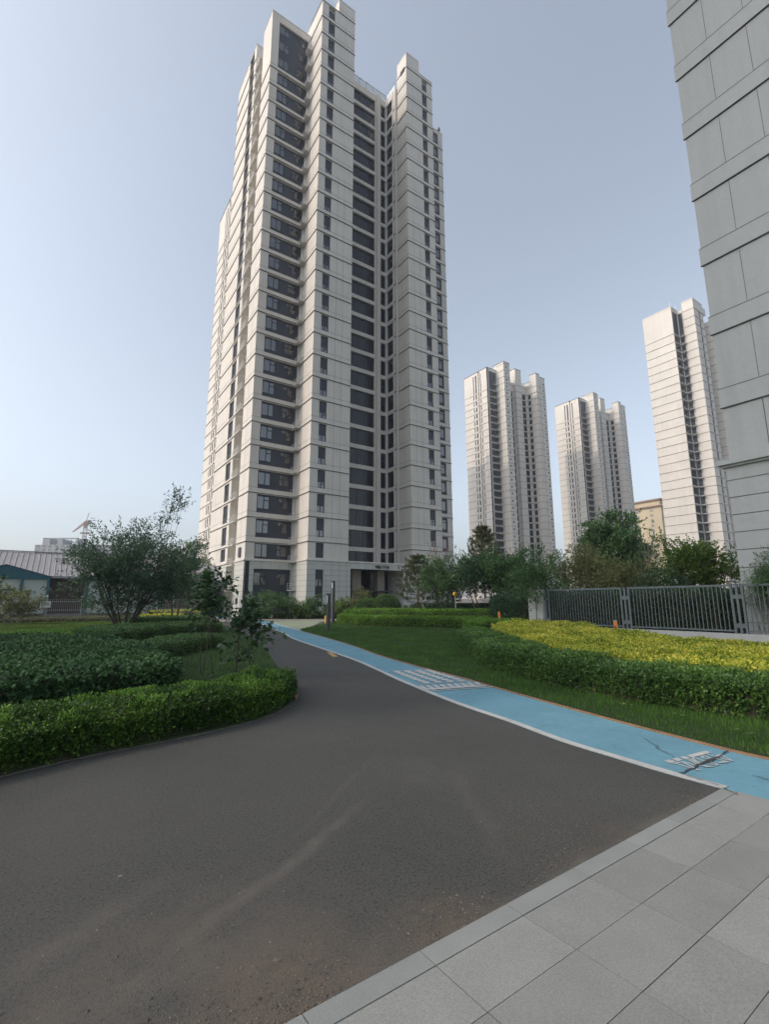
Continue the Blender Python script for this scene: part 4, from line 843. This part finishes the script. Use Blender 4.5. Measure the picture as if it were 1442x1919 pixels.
hedge('low_hedge','low dark hedge strip along the foot of the main tower','hedge',[(17.2,49.9),(20,49.2),(27,46.5),(31,45.2),(31.4,46.4),(27.5,47.8),(21,50.2),(17.6,51)],.55,L_DARK,60,6,.15,.09,.05,seed=61,maxn=2600,edge=.25)
def ball(lab,px,dist,rad,sd):
    a=G(px,1160); k=dist/math.hypot(*a); c=(a[0]*k,a[1]*k); r=np.random.default_rng(sd); n=3600; v=unit(r.normal(size=(n,3))); v[:,2]=np.abs(v[:,2])*1.1-.35; v=unit(v)
    P=v*np.array([rad,rad,rad*.92])*r.uniform(.86,.98,(n,1)); P[:,2]+=rad*.8; V=sprigs(P,v+r.normal(size=v.shape)*.3,5,.1,.07,.04,r=r)
    t=empty('topiary_ball',(c[0],c[1],0),lab,'topiary','round topiary bushes'); link('crown',leafmesh('crown',V,L_DARK),t)
    b=MB(); b.tube([(0,0,0),(0,0,rad*.4)],.05,6)
    for i in range(6): 
        z0,z1=-.8+i*.29,-.8+(i+1)*.29; 
    pts=[(0,0,rad*.02)]+[(0,0,rad*(.8-.84*math.cos(math.pi*i/8))) for i in range(1,8)]+[(0,0,rad*1.64)]; b.tube(pts,[rad*.05]+[rad*.84*math.sin(math.pi*i/8) for i in range(1,8)]+[rad*.05],12); b.build('inner_twigs',[SOIL],t,smooth=True)
ball('smaller left one of two round clipped topiary bushes before the entrance',689,47.5,1.2,62); ball('larger right one of two round clipped topiary bushes before the entrance',724,47,1.42,63)
# pine
def pine(lab,p,h,wd,sd,stakes=True,whorls=8,first=.22):
    r=random.Random(sd); nr=np.random.default_rng(sd); t=empty('pine_tree',p,lab,'pine tree'); b=MB(); b.tube([(0,0,-.1),(r.uniform(-.1,.1),0,h*.5),(0,0,h*.97)],[.09,.06,.02],7); tips=[]
    for k in range(whorls):
        z=h*(first+(1-first)*(k/whorls)**.9); L=wd*(1-(k/whorls)**1.25*.93)*.5
        for j in range(6):
            a=2*math.pi*j/6+k*.5+r.uniform(-.25,.25); l=L*r.uniform(.65,1.12); ex=Vector((math.cos(a)*l,math.sin(a)*l,z+l*.32)); c=[Vector((0,0,z)),Vector((math.cos(a)*l*.55,math.sin(a)*l*.55,z+l*.06)),ex]; b.tube(c,[.03,.022,.01],4,cap=False)
            for f in (.45,.65,.85,1.0):
                q=c[0].lerp(c[1],f/.55) if f<.55 else c[1].lerp(c[2],(f-.55)/.45); 
                for _ in range(3):
                    o=Vector((r.gauss(0,.16),r.gauss(0,.16),r.uniform(0,.14)))*min(1,l+.2); tips.append((q+o,Vector((math.cos(a)*.5+r.gauss(0,.3),math.sin(a)*.5+r.gauss(0,.3),1.0))))
    tips.append((Vector((0,0,h*.97)),Vector((0,0,1)))); b.build('trunk',[BARKR],t,smooth=True)
    P=np.array([tuple(x[0]) for x in tips]); Dd=np.array([tuple(x[1]) for x in tips]); V=sprigs(P,Dd,34,.26,.17,.026,.75,r=nr); link('crown',leafmesh('crown',V,L_PINE),t)
    if stakes:
        for i,(a,e) in enumerate(((0.4,.0),(2.5,.0),(4.6,.0))):
            b=MB(); b.tube([(math.cos(a)*1.5,math.sin(a)*1.5,-.1),(0.05,0,h*.36)],.04,6); b.build('support_stake',[BARKP],t)
    return t
q=side((0,0,.6),0); 
def onray(px,dist,z=0.):
    a=G(px,1200); k=dist/math.hypot(*a); return (a[0]*k,a[1]*k,z)
pine('staked pine with upturned tufts in front of the entrance canopy end',onray(785,41.5,.5),5.1,4.6,64)
pine('tall dark pine top standing before the first distant tower',onray(913,43,.3),7.9,3.6,65,stakes=False,whorls=9,first=.5)
# bare tree
tree('bare_tree','leafless reddish-stemmed tree in front of the right wing of the main tower','tree',onray(826,44.5,.3),8.5,(0,0,5.2,1.6,1.6,2.9),34,0,.1,.05,L_TREE,bark=BARKR,stems=5,stem_r=.07,spread=.5,cr=.6,seed=66,bare=1,fork=.2)
# right-hand trees behind the long hedge
tree('feathery_tree','bright green feathery multi-stemmed tree right of the staked pine','tree',onray(842,40,.5),5,(*rel(0,2.9)[:2],2.9,2.3,2.0,1.8),110,20,.17,.06,L_TREE,stems=6,stem_r=.05,spread=.85,cr=.5,seed=71,shell=.2,extra=[rel(-1.7,4.3),rel(-1.2,4.6),rel(.8,4.8),rel(1.7,4.5)])
tree('feathery_tree','dense mid-green tree between the feathery tree and the white canopy','tree',onray(905,37,.5),5,(*rel(.0,2.8)[:2],3.2,2.1,1.9,1.3),100,22,.15,.08,L_DTREE,stems=4,stem_r=.06,spread=.7,cr=.5,seed=72,shell=.2)
tree('feathery_tree','light green bushy tree above the white canopy','tree',onray(955,35,.4),5,(*rel(.2,2.8)[:2],3.2,2.1,1.7,1.35),100,22,.15,.08,L_TREE,stems=4,stem_r=.05,spread=.7,cr=.45,seed=73,shell=.2,extra=[rel(-.9,4.9),rel(1.2,4.6)])
tree('leafy_tree','tree with sprays of leaves above the white wall end','tree',onray(1008,24.2,.2),4,(*rel(.2,2.4)[:2],2.4,1.5,1.0,1.1),62,16,.10,.055,L_TREE,stems=5,stem_r=.02,spread=.6,cr=.36,seed=74,shell=.15,extra=[rel(.2,3.6),rel(.3,3.8),rel(.9,3.4),rel(1.15,3.5),rel(1.3,3.1),rel(-.6,3.4)])
tree('round_tree','big dense round-crowned dark tree in front of the farthest tower','tree',onray(1165,52,0),10,(*rel(.3,6.5)[:2],6.2,3.0,2.8,3.6),190,30,.24,.13,L_TREE,stems=2,stem_r=.16,spread=.3,cr=.75,seed=75,shell=.2,extra=[rel(.3,9.9),rel(2.2,9.6),rel(-2.3,8.9)],lump=.12)
tree('olive_tree','olive grey airy tree left of the round dark tree','tree',onray(1105,31,0),5,(*rel(.0,3.2)[:2],3.2,1.9,1.8,1.6),100,18,.13,.065,L_OLIVE,stems=5,stem_r=.05,spread=.8,cr=.5,seed=76,shell=.15)
tree('olive_tree','olive brown shrubby tree below the round dark tree','tree',onray(1180,28,0),4,(*rel(.1,2.5)[:2],2.5,1.9,1.6,1.2),100,18,.12,.055,L_OLIVE,stems=6,stem_r=.04,spread=.8,cr=.42,seed=77,shell=.15)
tree('bare_tree','thin bare tree against the yellow tower','tree',onray(1240,33,0),7,(0,0,4.4,.8,.8,2.2),22,0,.1,.05,L_TREE,bark=BARKP,stems=2,stem_r=.045,spread=.3,cr=.55,seed=78,bare=1,fork=.3)
tree('leafy_tree','small dark bushy tree behind the fence below the yellow tower','tree',onray(1245,26,0),3.5,(*rel(0,2.3)[:2],2.3,1.0,1.0,.9),30,13,.12,.05,L_DTREE,stems=3,stem_r=.04,cr=.4,seed=79)
tree('leafy_tree','yellowish green tree behind the fence in front of the notched tower','tree',onray(1325,28,0),5,(*rel(.0,3.1)[:2],3.1,1.9,1.6,1.3),100,20,.13,.075,L_LIME,stems=4,stem_r=.05,spread=.7,cr=.45,seed=80,shell=.15,extra=[rel(-1.4,4.2),rel(-1.7,4.5),rel(1.7,3.9)])
tree('bamboo_clump','narrow leafed bamboo clump against the grey gable wall at right edge','bamboo',(19.32,6.1,0),3,(0,-.3,2.1,.35,1.0,1.15),95,14,.12,.022,L_TREE,stems=7,stem_r=.014,spread=.9,cr=.3,seed=81,shell=.1,L=.2,droop=.4)
tree('bamboo_clump','second bamboo clump partly cut by the right picture edge','bamboo',(19.32,4.6,0),3,(0,0,2.2,.35,1.0,1.1),95,14,.12,.022,L_DTREE,stems=7,stem_r=.014,spread=.9,cr=.3,seed=82,shell=.1,L=.2,droop=.4)
hedge('tall_hedge','tall dark screening hedge filling the view behind the grey railing','hedge',[(20.2,8.0),(20.0,12),(20.6,16.5),(22.0,20.5),(25,23.5),(27,22),(23.5,15),(22.6,8.0)],2.05,L_DTREE,190,6,.16,.08,.045,seed=83,maxn=16000,edge=.4,bump=.16)
hedge('tall_hedge','dark undergrowth behind the long clipped hedge','hedge',[(28,30),(26.5,32),(27,36),(30,39),(36,38),(40,32),(34,29)],1.3,L_DTREE,60,6,.22,.13,.07,seed=84,maxn=7000,edge=.9,bump=.3)
# creeper-clad low building behind at left
cb=empty('low_building',(13.5,88,0),'low tan building with red creeper hanging over its wall, behind the left lawn','building'); b=MB(13.5,88,0); b.box(-14,19,88,94,0,8.0,0); b.box(-14.2,19.2,87.8,94.2,8.0,8.3,0); b.build('wall',[mat('tan_wall',(.36,.27,.21),.9,n1=.1,s1=.5)],cb)
b=MB(13.5,88,0); 
for x in range(-12,19,4): b.box(x,x+2.2,87.95,88.02,3.4,5.2,0); b.box(x,x+2.2,87.95,88.02,.2,2.4,0)
b.build('window',[GLASS],cb)
r=np.random.default_rng(9); P=np.stack([r.uniform(6,19,1500),np.full(1500,87.8),7.9-np.abs(r.normal(0,1.7,1500))],-1); P[:,2]=np.clip(P[:,2],1.8,8.4)-0; P=P[fnoise(P[:,0],P[:,2],.8,4)>-.25]
V=sprigs(P-np.array([13.5,88,0]),np.tile([0,-1,-.3],(len(P),1)),6,.4,.35,.2,r=r); link('creeper',leafmesh('creeper',V,L_RED),cb)
# ---------------------------------------------------------------- street furniture
DKM=mat('dark_post_metal',(.028,.032,.04),.45,.3); GRYM=mat('grey_post_metal',(.12,.12,.118),.45,.4)
def post(lab,p,h,wd,cap=.0,m=GRYM,name='light_post'):
    t=empty(name,p,lab,'light post'); b=MB(); b.box(-wd/2,wd/2,-wd/2,wd/2,0,h,0); b.box(-wd/2-.02,wd/2+.02,-wd/2-.02,wd/2+.02,0,.04,0); b.build('shaft',[m],t)
    b=MB(); b.box(-wd/2-.01,wd/2+.01,-wd/2-.01,wd/2+.01,h,h+.05,0); b.build('cap',[DKM],t); b=MB(); b.box(-wd/2-.006,-wd/2,-wd*.3,wd*.3,h-.5,h-.08,0); b.build('lamp_lens',[RGLASS],t)
post('shorter square grey light post on the lawn tip beside the cycle lane',at(615,1183),2.1,.19); post('taller square grey light post just behind the shorter one',at(624,1167),3.35,.22)
t=empty('camera_pillar',(16.75,50.4,0),'tall black square pillar with small cameras before the corner of the main tower','pillar'); b=MB(); b.box(-.2,.2,-.24,.24,0,5.9,0); b.box(-.23,.23,-.27,.27,5.9,5.96,0); b.box(-.3,.3,-.34,.34,0,.1,0); b.build('shaft',[DKM],t)
for z,s in ((4.9,.24),(4.1,.24),(4.4,-.24)):
    b=MB(); b.bar((0,-s,z),(0,-s*2,z),.04); b.box(-.08,.08,-s*2-.08,-s*2+.08,z-.12,z+.06,0); b.build('security_camera',[DKM],t)
t=empty('lamp_pole',(15.6,49.6,0),'slim white pole left of the black pillar','pole'); b=MB(); b.tube([(0,0,0),(0,0,2.7)],.055,8); b.build('shaft',[WHITEM],t); b=MB(); b.tube([(0,0,2.7),(0,0,2.78)],[.1,.02],10); b.box(-.1,.1,-.08,.08,1.5,2.1,0); b.build('cap',[GRYM],t)
ORB=mat('orange_plastic',(.55,.20,.05),.6,n1=.15,s1=9); YEB=mat('yellow_plastic',(.6,.38,.05),.55)
def marker(lab,p,h,wd,lean=0,letters=False,m=ORB):
    t=empty('marker_post',p,lab,'marker post'); t.rotation_euler=(lean*RT[1],-lean*RT[0] if 0 else lean,YAW-.5); b=MB(); b.box(-wd/2,wd/2,-wd*.35,wd*.35,0,h,0); b.build('shaft',[m],t)
    b=MB(); b.prism([(-wd/2+.012,-wd*.3),(wd/2-.012,-wd*.3),(wd/2-.012,wd*.3),(-wd/2+.012,wd*.3)],h,h+.02,0); b.build('cap',[m if not letters else WHITEP],t)
    if letters:
        b=MB()
        for i,z in enumerate((h*.78,h*.55,h*.32)):
            for y in (-wd*.35-.003,): b.box(-wd*.25,wd*.25,y,y+.004,z,z+.016,0); b.box(-wd*.2,wd*.2,y,y+.004,z+.045,z+.058,0); b.box(-.007,.007,y,y+.004,z-.02,z+.06,0); b.box(-wd*.3,-wd*.22,y,y+.004,z-.02,z+.03,0)
            x=-wd/2-.003; b.box(x,x+.004,-wd*.22,wd*.22,z,z+.016,0); b.box(x,x+.004,-wd*.18,wd*.18,z+.045,z+.058,0); b.box(x,x+.004,-.007,.007,z-.02,z+.06,0)
        b.build('marker_lettering',[mat('dark_red_ink',(.16,.02,.015),.6)],t)
marker('short orange-yellow marker post behind the grey light posts',at(611,1169),.62,.2,m=mat('amber_paint',(.55,.30,.07),.6)); marker('leaning orange marker slab at the edge of the long clipped hedge',at(938,1169,.5),.62,.17,.14)
marker('orange marker post with dark red characters standing behind the golden hedge',tuple(1.03*c for c in G(1156,1184,.62))+(.0,),.96,.17,0,True)
# kiosk/white canopy
kp=onray(930,56,0); t=empty('market_canopy',onray(925,46,-.5),'white-roofed canopy stall half hidden behind the shrubs','canopy'); t.rotation_euler=(0,0,.25)
b=MB(); b.add([(-3,-2,2.4),(6,-2,2.4),(6,2,2.4),(-3,2,2.4),(-2.4,0,2.95),(5.4,0,2.95)],[(0,1,5,4),(1,2,5),(2,3,4,5),(3,0,4),(3,2,1,0)],0); b.box(-3,6,-2.03,-1.97,2.1,2.42,0); b.box(-3.03,-2.97,-2,2,2.1,2.42,0); b.build('canopy_roof',[mat('white_canvas',(.75,.72,.68),.7)],t)
for x in (-2.9,0,3,5.9):
    for y in (-1.9,1.9): b=MB(); b.bar((x,y,0),(x,y,2.4),.08); b.build('leg',[WHITEM],t)
b=MB(); b.box(-2.7,5.8,.8,1.7,0,1.3,0); b.box(-1.8,-.9,-.9,.3,0,.9,1); b.box(.6,1.6,-.8,.2,0,.8,2); b.build('counter',[PANEL,mat('dull_red',(.3,.04,.03),.6),BEIGE],t)
t=empty('warning_lamp',onray(856,37.2,.75),'yellow round lamp on a thin pale pole among the tree stems','lamp'); b=MB(); b.tube([(0,0,0),(0,0,1.35)],.018,6); b.build('shaft',[WHITEM],t); b=MB(); b.tube([(0,-.1,1.5),(0,-.07,1.5),(0,.07,1.5),(0,.1,1.5)],[.1,.17,.17,.1],12); b.build('lamp_head',[YEB],t)
t=empty('hydrant',onray(828,44,.2),'small red hydrant between the pine and the feathery tree','hydrant'); b=MB(); b.tube([(0,0,0),(0,0,.08),(0,0,.09),(0,0,.7),(0,0,.82),(0,0,.9)],[.16,.16,.1,.1,.12,.03],10); b.tube([(-.2,0,.55),(.2,0,.55)],.06,8); b.build('body',[mat('red_enamel',(.4,.02,.015),.4)],t)
t=empty('barrier',onray(729,46.5,0),'low yellow and black barrier at the foot of the entrance','barrier'); b=MB(); b.box(-.7,.7,-.15,.15,.35,.75,0); b.box(-.12,.12,-.17,.17,.35,.76,1); b.build('board',[YEB,DKM],t)
for x in (-.55,.55): b=MB(); b.box(x-.05,x+.05,-.2,.2,0,.35,0); b.build('leg',[DKM],t)
t=empty('manhole_box',(27.4,48.6,0),'small white label box among the shrubs at the tower foot','box'); b=MB(); b.box(-.2,.2,-.1,.1,.0,.75,0); b.box(-.23,.23,-.13,.13,.72,.78,0); b.build('body',[WHITEM],t); b=MB(); b.box(-.14,.14,-.108,-.1,.45,.62,0); b.build('label_plate',[GRYM],t); t.location=onray(552,52,0)
# parked silver car, only roof and glass show
cp_=onray(817,60,0); t=empty('parked_car',cp_,'silver car parked behind the pine, only its roof line showing','car'); t.rotation_euler=(0,0,YAW-1.57+.2)
CARP=mat('silver_paint',(.45,.46,.47),.3,.6)
prof=[(-2.2,.35),(-2.25,.75),(-1.3,.92),(-.75,1.42),(.9,1.45),(1.7,.98),(2.15,.9),(2.2,.4)]
b=MB(); n=len(prof); b.add([(x,-.85+(.12 if z>1.2 else 0),z) for x,z in prof]+[(x,.85-(.12 if z>1.2 else 0),z) for x,z in prof],[tuple(range(n)),tuple(reversed(range(n,2*n)))]+[(i,n+i,n+(i+1)%n,(i+1)%n) for i in range(n)],0); b.build('body',[CARP],t)
b=MB(); b.box(-.95,1.1,-.80,.80,.98,1.32,0); b.add([(-1.28,-.7,.95),(-1.28,.7,.95),(-.8,.66,1.38),(-.8,-.66,1.38)],[(0,1,2,3)],0); b.build('window',[GLASS],t)
for x in (-1.4,1.4):
    for y in (-.86,.66): b=MB(); b.tube([(x,y,.33),(x,y+.2,.33)],.33,14); b.build('wheel',[DKM],t)
# ---------------------------------------------------------------- railing on the low white wall at right
FU=18.8; STEEL=mat('grey_blue_steel',(.135,.16,.17),.5,.35,n1=.08,s1=5)
t=empty('garden_wall',(FU,10,0),'low white rendered wall carrying the grey railing, ending in a taller white pier','wall'); b=MB(FU,10,0); b.box(FU-.12,FU+.14,-6,14.55,0,.60,0); b.build('wall',[mat('white_render',(.42,.43,.41),.85,n1=.08,s1=1.2,n2=.04,s2=9)],t)
b=MB(FU,10,0); b.box(FU-.16,FU+.18,14.55,15.35,0,2.2,0); b.build('pier',[D.materials['white_render']],t)
pv=[14.45,10.7,6.86,3.0,-.9,-4.8]
t=empty('railing',(FU,10,.6),'grey steel railing of upright bars with ladder-like posts on the low white wall','railing')
for v in pv:
    b=MB(FU,10,.6)
    for dv in (-.16,0,.16): b.box(FU-.04,FU+.04,v+dv-.035,v+dv+.035,.60,2.2,0)
    for z in (.78,1.72): b.box(FU-.035,FU+.035,v-.125,v-.035,z,z+.14,0); b.box(FU-.035,FU+.035,v+.035,v+.125,z,z+.14,0)
    b.build('post',[STEEL],t)
for a,c in zip(pv[:-1],pv[1:]):
    b=MB(FU,10,.6); b.box(FU-.03,FU+.03,c+.195,a-.195,2.13,2.2,0); b.box(FU-.03,FU+.03,c+.195,a-.195,.66,.71,0); b.build('rail',[STEEL],t)
    n=26; b=MB(FU,10,.6)
    for i in range(1,n): v=c+.2+(a-c-.4)*i/n; b.box(FU-.013,FU+.013,v-.013,v+.013,.68,2.14,0)
    b.build('railing_bars',[STEEL],t)
# ---------------------------------------------------------------- sheds, picket fence at far left
TEAL=mat('teal_frame',(.022,.10,.13),.6); SHG=mat('frosted_glass',(.34,.40,.38),.35,spec=.6,n1=.05,s1=1)
CORR=mat('corrugated_grey',(.27,.27,.285),.6,n1=.06,s1=.6); BRN=mat('brown_board',(.075,.052,.05),.85,n1=.15,s1=2)
t=empty('shed',(2,62,0),'long shed with grey corrugated roof and teal gabled glass porches at far left','shed'); o=(2,62,0)
b=MB(*o); b.box(-30,17,62,74,0,.55,1); b.box(-30,17,62.6,73.5,.55,4.4,0); b.build('wall',[BRN,CONC],t)
b=MB(*o); n=94
for i in range(n):
    x0=-30.5+i*.51; x1=x0+.51
    b.add([(x0,61.6,4.35),(x1-.06,61.6,4.35),(x1-.06,68,7.3),(x0,68,7.3)],[(0,1,2,3)],0); b.add([(x1-.06,61.6,4.35),(x1,61.6,4.43),(x1,68,7.38),(x1-.06,68,7.3)],[(0,1,2,3)],0)
    b.add([(x0,74.4,4.35),(x1,74.4,4.35),(x1,68,7.3),(x0,68,7.3)],[(3,2,1,0)],0)
b.box(-30.5,17.4,67.85,68.15,7.34,7.44,0); b.box(-30.5,17.4,61.5,61.6,4.2,4.42,0); b.add([(17.4,61.6,4.35),(17.4,74.4,4.35),(17.4,68,7.3)],[(0,1,2)],0); b.build('roof',[CORR],t)
for cxp in (-14.5,-3.9,6.7):
    b=MB(*o); hw=3.7; y=60.6
    b.add([(cxp-hw,y,4.3),(cxp+hw,y,4.3),(cxp,y,5.35),(cxp-hw,y-.02,4.05),(cxp+hw,y-.02,4.05)],[(0,1,2),(0,3,4,1)],0)
    b.add([(cxp-hw-.15,y-.1,4.3),(cxp,y-.1,5.42),(cxp,y+5,5.42),(cxp-hw-.15,y+5,4.3)],[(0,1,2,3)],0); b.add([(cxp,y-.1,5.42),(cxp+hw+.15,y-.1,4.3),(cxp+hw+.15,y+5,4.3),(cxp,y+5,5.42)],[(0,1,2,3)],0)
    for dx in (-hw+.1,-hw*.38,hw*.38,hw-.1): b.box(cxp+dx-.12,cxp+dx+.12,y-.05,y+.15,.55,4.1,0)
    b.box(cxp-hw,cxp+hw,y-.04,y+.14,4.0,4.2,0); b.build('porch_frame',[TEAL],t)
    b=MB(*o); b.box(cxp-hw+.1,cxp+hw-.1,y+.16,y+.22,.6,4.0,0); b.box(cxp-hw,cxp-hw+.08,y+.2,62.6,.6,4.0,0); b.box(cxp+hw-.08,cxp+hw,y+.2,62.6,.6,4.0,0); b.build('porch_glass',[SHG],t)
    b=MB(*o); b.box(cxp-.1,cxp+1.0,y+.08,y+.15,2.85,3.05,0); b.build('door_sign',[DKM],t)
PICK=mat('pale_picket_paint',(.36,.36,.34),.7)
t=empty('picket_fence',(2,52.4,0),'pale metal picket fence with white ball finials in front of the teal porches','fence'); o=(2,52.4,0)
for i in range(11):
    x=-13.2+i*2.6; b=MB(*o); b.box(x-.05,x+.05,52.35,52.45,0,2.1,0); b.tube([(x,52.4,2.1),(x,52.4,2.15),(x,52.4,2.24),(x,52.4,2.3)],[.03,.09,.09,.02],8); b.build('post',[PICK],t)
b=MB(*o)
for z in (.35,1.0,1.75): b.box(-13.2,12.8,52.38,52.42,z,z+.05,0)
b.build('rail',[PICK],t)
for j in range(2):
    b=MB(*o)
    for i in range(88):
        x=-13.1+j*13+i*.147; b.box(x-.012,x+.012,52.37,52.39,.3,1.95,0); b.box(x-.025,x+.025,52.36,52.40,1.95,2.0,0)
    b.build('pickets',[PICK],t)
b=MB(*o); b.box(-.9,.1,52.3,52.34,1.25,1.8,0); b.box(-.8,-.7,52.28,52.3,1.42,1.68,1); b.box(-.6,-.05,52.28,52.3,1.6,1.66,1); b.box(-.6,.02,52.28,52.3,1.46,1.51,1); b.build('notice_board',[WHITEM,DKM],t)
hedge('dry_weeds','strip of brownish weeds along the bottom of the picket fence','weeds',[(-13,51.0),(10,50.6),(10.5,51.9),(-13,52.0)],.35,L_OLIVE,40,6,.25,.14,.03,ground=.03,seed=91,maxn=3000,edge=.3,kind=None)
grass('sunlit_grass',[(-9,30),(2.5,30),(4,44),(6,51),(-12,51)],GRASS_SUN,500,.07,.008,zf=lambda x,y:0*x+.035,seed=92,maxn=40000,lod=20)
# ---------------------------------------------------------------- far things
def far_block(px,py_top,dist,wpx,depth,label,wallc,cat='building',cols=6,floors=12,yaw=None,name='apartment_block',skel=False):
    a=ray(px,1130); h=math.hypot(a[0],a[1]); c=(a[0]/h*dist,a[1]/h*dist); fwd=dist*(a[0]*F0[0]/cp+a[1]*F0[1]/cp)/h; top=EYE+(1130-py_top)*fwd/FPX*1.0; wd=wpx*fwd/FPX
    t=empty(name,(c[0],c[1],0),label,cat); t.rotation_euler=(0,0,yaw if yaw is not None else math.atan2(RT[1],RT[0])); b=MB(); b.box(-wd/2,wd/2,0,depth,0,top,0); b.build('wall',[wallc],t); fh=top/floors
    me=MB().box(0,wd/cols*.5,-.12,.05,0,fh*.5,0).mesh('window',[GLASS])
    for i in range(cols):
        for j in range(max(0,floors-90//cols),floors):
            link('window',me,t,(-wd/2+wd*(i+.25)/cols,0,fh*j+fh*.28))
    return t,wd,top
CG=mat('raw_concrete',(.34,.35,.37),.9,n1=.06,s1=.1); YW=mat('yellow_stucco',(.52,.44,.30),.85,n1=.05,s1=.1); PB=mat('pale_blue_wall',(.36,.38,.43),.85)
t,wd,top=far_block(92,1021,380,80,16,'unfinished grey apartment block with open roof frame beyond the shed',CG,cols=7,floors=17)
b=MB(); b.box(-wd*.33,-wd*.16,0,10,top,top+4.2,0); b.box(-wd*.33,wd*.5,0,.8,top+3.6,top+4.4,0); b.box(.02*wd,.14*wd,0,10,top,top+3.6,0); b.box(.44*wd,.5*wd,0,9,top,top+3.6,0); b.build('roof_frame',[CG],t)
far_block(200,1022,420,80,16,'second unfinished block behind the multi-stemmed tree',CG,cols=7,floors=17)
t,wd,top=far_block(358,1022,300,36,18,'pale blue-grey residential block between the trees and the main tower',PB,cols=4,floors=16)
b=MB(); b.box(-wd*.5,-wd*.3,-.6,2,0,top,0); b.box(-.1*wd,.1*wd,-.4,2,top,top+2,0); b.build('pale_pier',[YW],t)
# yellow tower with eaves
a=G(1228,1500); c=onray(1226,330,0); fwd=c[0]*F0[0]/cp+c[1]*F0[1]/cp; top=EYE+(1130-957)*fwd/FPX
t=empty('residential_tower',c,'yellow stucco tower with flat projecting eaves left of the notched tower','apartment tower'); b=MB(); b.box(-4,14,-14,10,0,top,0); b.box(-5,15,-15.5,11.5,top,top+.8,1); b.box(-3,13,-13,5,top+.8,top+4,0); b.box(-4,14,-14,6,top+4,top+4.8,1); b.box(-4.15,14.1,-14.1,10.15,top-18,top-17.2,0)
b.build('wall',[YW,mat('eaves_brown',(.3,.2,.15),.8)],t); me=MB().box(-.1,.1,0,1.5,0,1.6,0).mesh('window',[GLASS])
for y in (-9,-1,5):
    for k in range(3,int(top/3)): link('window',me,t,(-4,y,k*3+.4))
# tower crane
a=onray(136,430,0); fwd=a[0]*F0[0]/cp+a[1]*F0[1]/cp; s_=fwd/FPX; H_=EYE+(1130-990)*s_
t=empty('tower_crane',a,'reddish lattice tower crane with lowered jib above the unfinished block','tower crane'); CR=mat('crane_red',(.42,.28,.24),.7)
b=MB(); q=1.2
for dx,dy in ((-q,-q),(q,-q),(q,q),(-q,q)): b.bar((dx,dy,0),(dx,dy,H_),.35)
for i in range(int(H_/3)):
    z=i*3
    for (p0,p1) in (((-q,-q),(q,-q)),((q,-q),(q,q)),((q,q),(-q,q)),((-q,q),(-q,-q))): b.bar((p0[0],p0[1],z),(p1[0],p1[1],z+3),.18); b.bar((p0[0],p0[1],z+3),(p1[0],p1[1],z+3),.18)
for z in (H_-9,H_-4): b.box(-3,3,-3,3,z,z+.4,0)
b.build('mast',[CR],t)
b=MB(); dL=Vector((-LAT[0],-LAT[1],0)); e=dL*(23*s_)+Vector((0,0,H_-7*s_)); st=Vector((0,0,H_+5)); up=Vector((0,0,.9))
b.bar(st+up,e+up*.3,.4); sdv=Vector((-dL.y,dL.x,0))
b.bar(st-up+sdv,e+sdv*.3,.35); b.bar(st-up-sdv,e-sdv*.3,.35)
for i in range(14):
    f0,f1=i/14,(i+1)/14; b.bar(st.lerp(e,f0)+up*(1-f0),st.lerp(e,f1)-up*(1-f1)+sdv*(1-f1),.22); b.bar(st.lerp(e,f0)-up*(1-f0)-sdv*(1-f0),st.lerp(e,f1)+up*(1-f1),.22)
b.build('jib',[CR],t)
b=MB(); b.bar(st-dL*0,st-dL*(7*s_)+Vector((0,0,1.0)),1.2,.8); b.box(-1.3,1.3,-1.3,1.3,H_,H_+5,0); b.bar(st,st-dL*4*s_+Vector((0,0,7)),.4); k=st-dL*7*s_; b.box(k.x-1.2,k.x+1.2,k.y-1.2,k.y+1.2,H_+3,H_+6,1); b.build('counter_jib',[CR,CONC],t)
# small bits: fallen leaves and paper scraps on the lawn and road
r=np.random.default_rng(5); pts=[G(*q) for q in ((925,1275),(1010,1282),(1050,1296),(1093,1300),(1175,1330),(1390,1382),(1400,1388),(1282,1352),(862,1263),(1375,1350),(1395,1352))]
VV=[]
for (u,v) in pts:
    n=5; P=np.stack([u+r.normal(0,.05,n),v+r.normal(0,.05,n),np.full(n,.09)],-1); a=r.uniform(0,6.28,n); A=np.stack([np.cos(a),np.sin(a),r.uniform(-.2,.4,n)],-1)*.035; Bv=np.stack([-np.sin(a),np.cos(a),r.uniform(-.2,.2,n)],-1)*.022
    VV.append(quads(P,A,Bv))
tag(link('lawn_weeds',leafmesh('lawn_weeds',np.concatenate(VV),L_LIME)),kind='stuff')
# ---------------------------------------------------------------- haze
hb=MB(); hb.box(-640,840,-260,840,-1.2,125); hz=hb.mesh('haze',[])
hm=D.materials.new('haze_air'); hm.use_nodes=True; t=hm.node_tree; t.nodes.remove(t.nodes['Principled BSDF'])
pv=t.nodes.new('ShaderNodeVolumePrincipled'); pv.inputs['Color'].default_value=(.60,.64,.70,1); pv.inputs['Density'].default_value=.0007; pv.inputs['Anisotropy'].default_value=.2
t.links.new(pv.outputs[0],t.nodes['Material Output'].inputs['Volume']); hz.materials.append(hm); tag(link('haze',hz),kind='stuff')
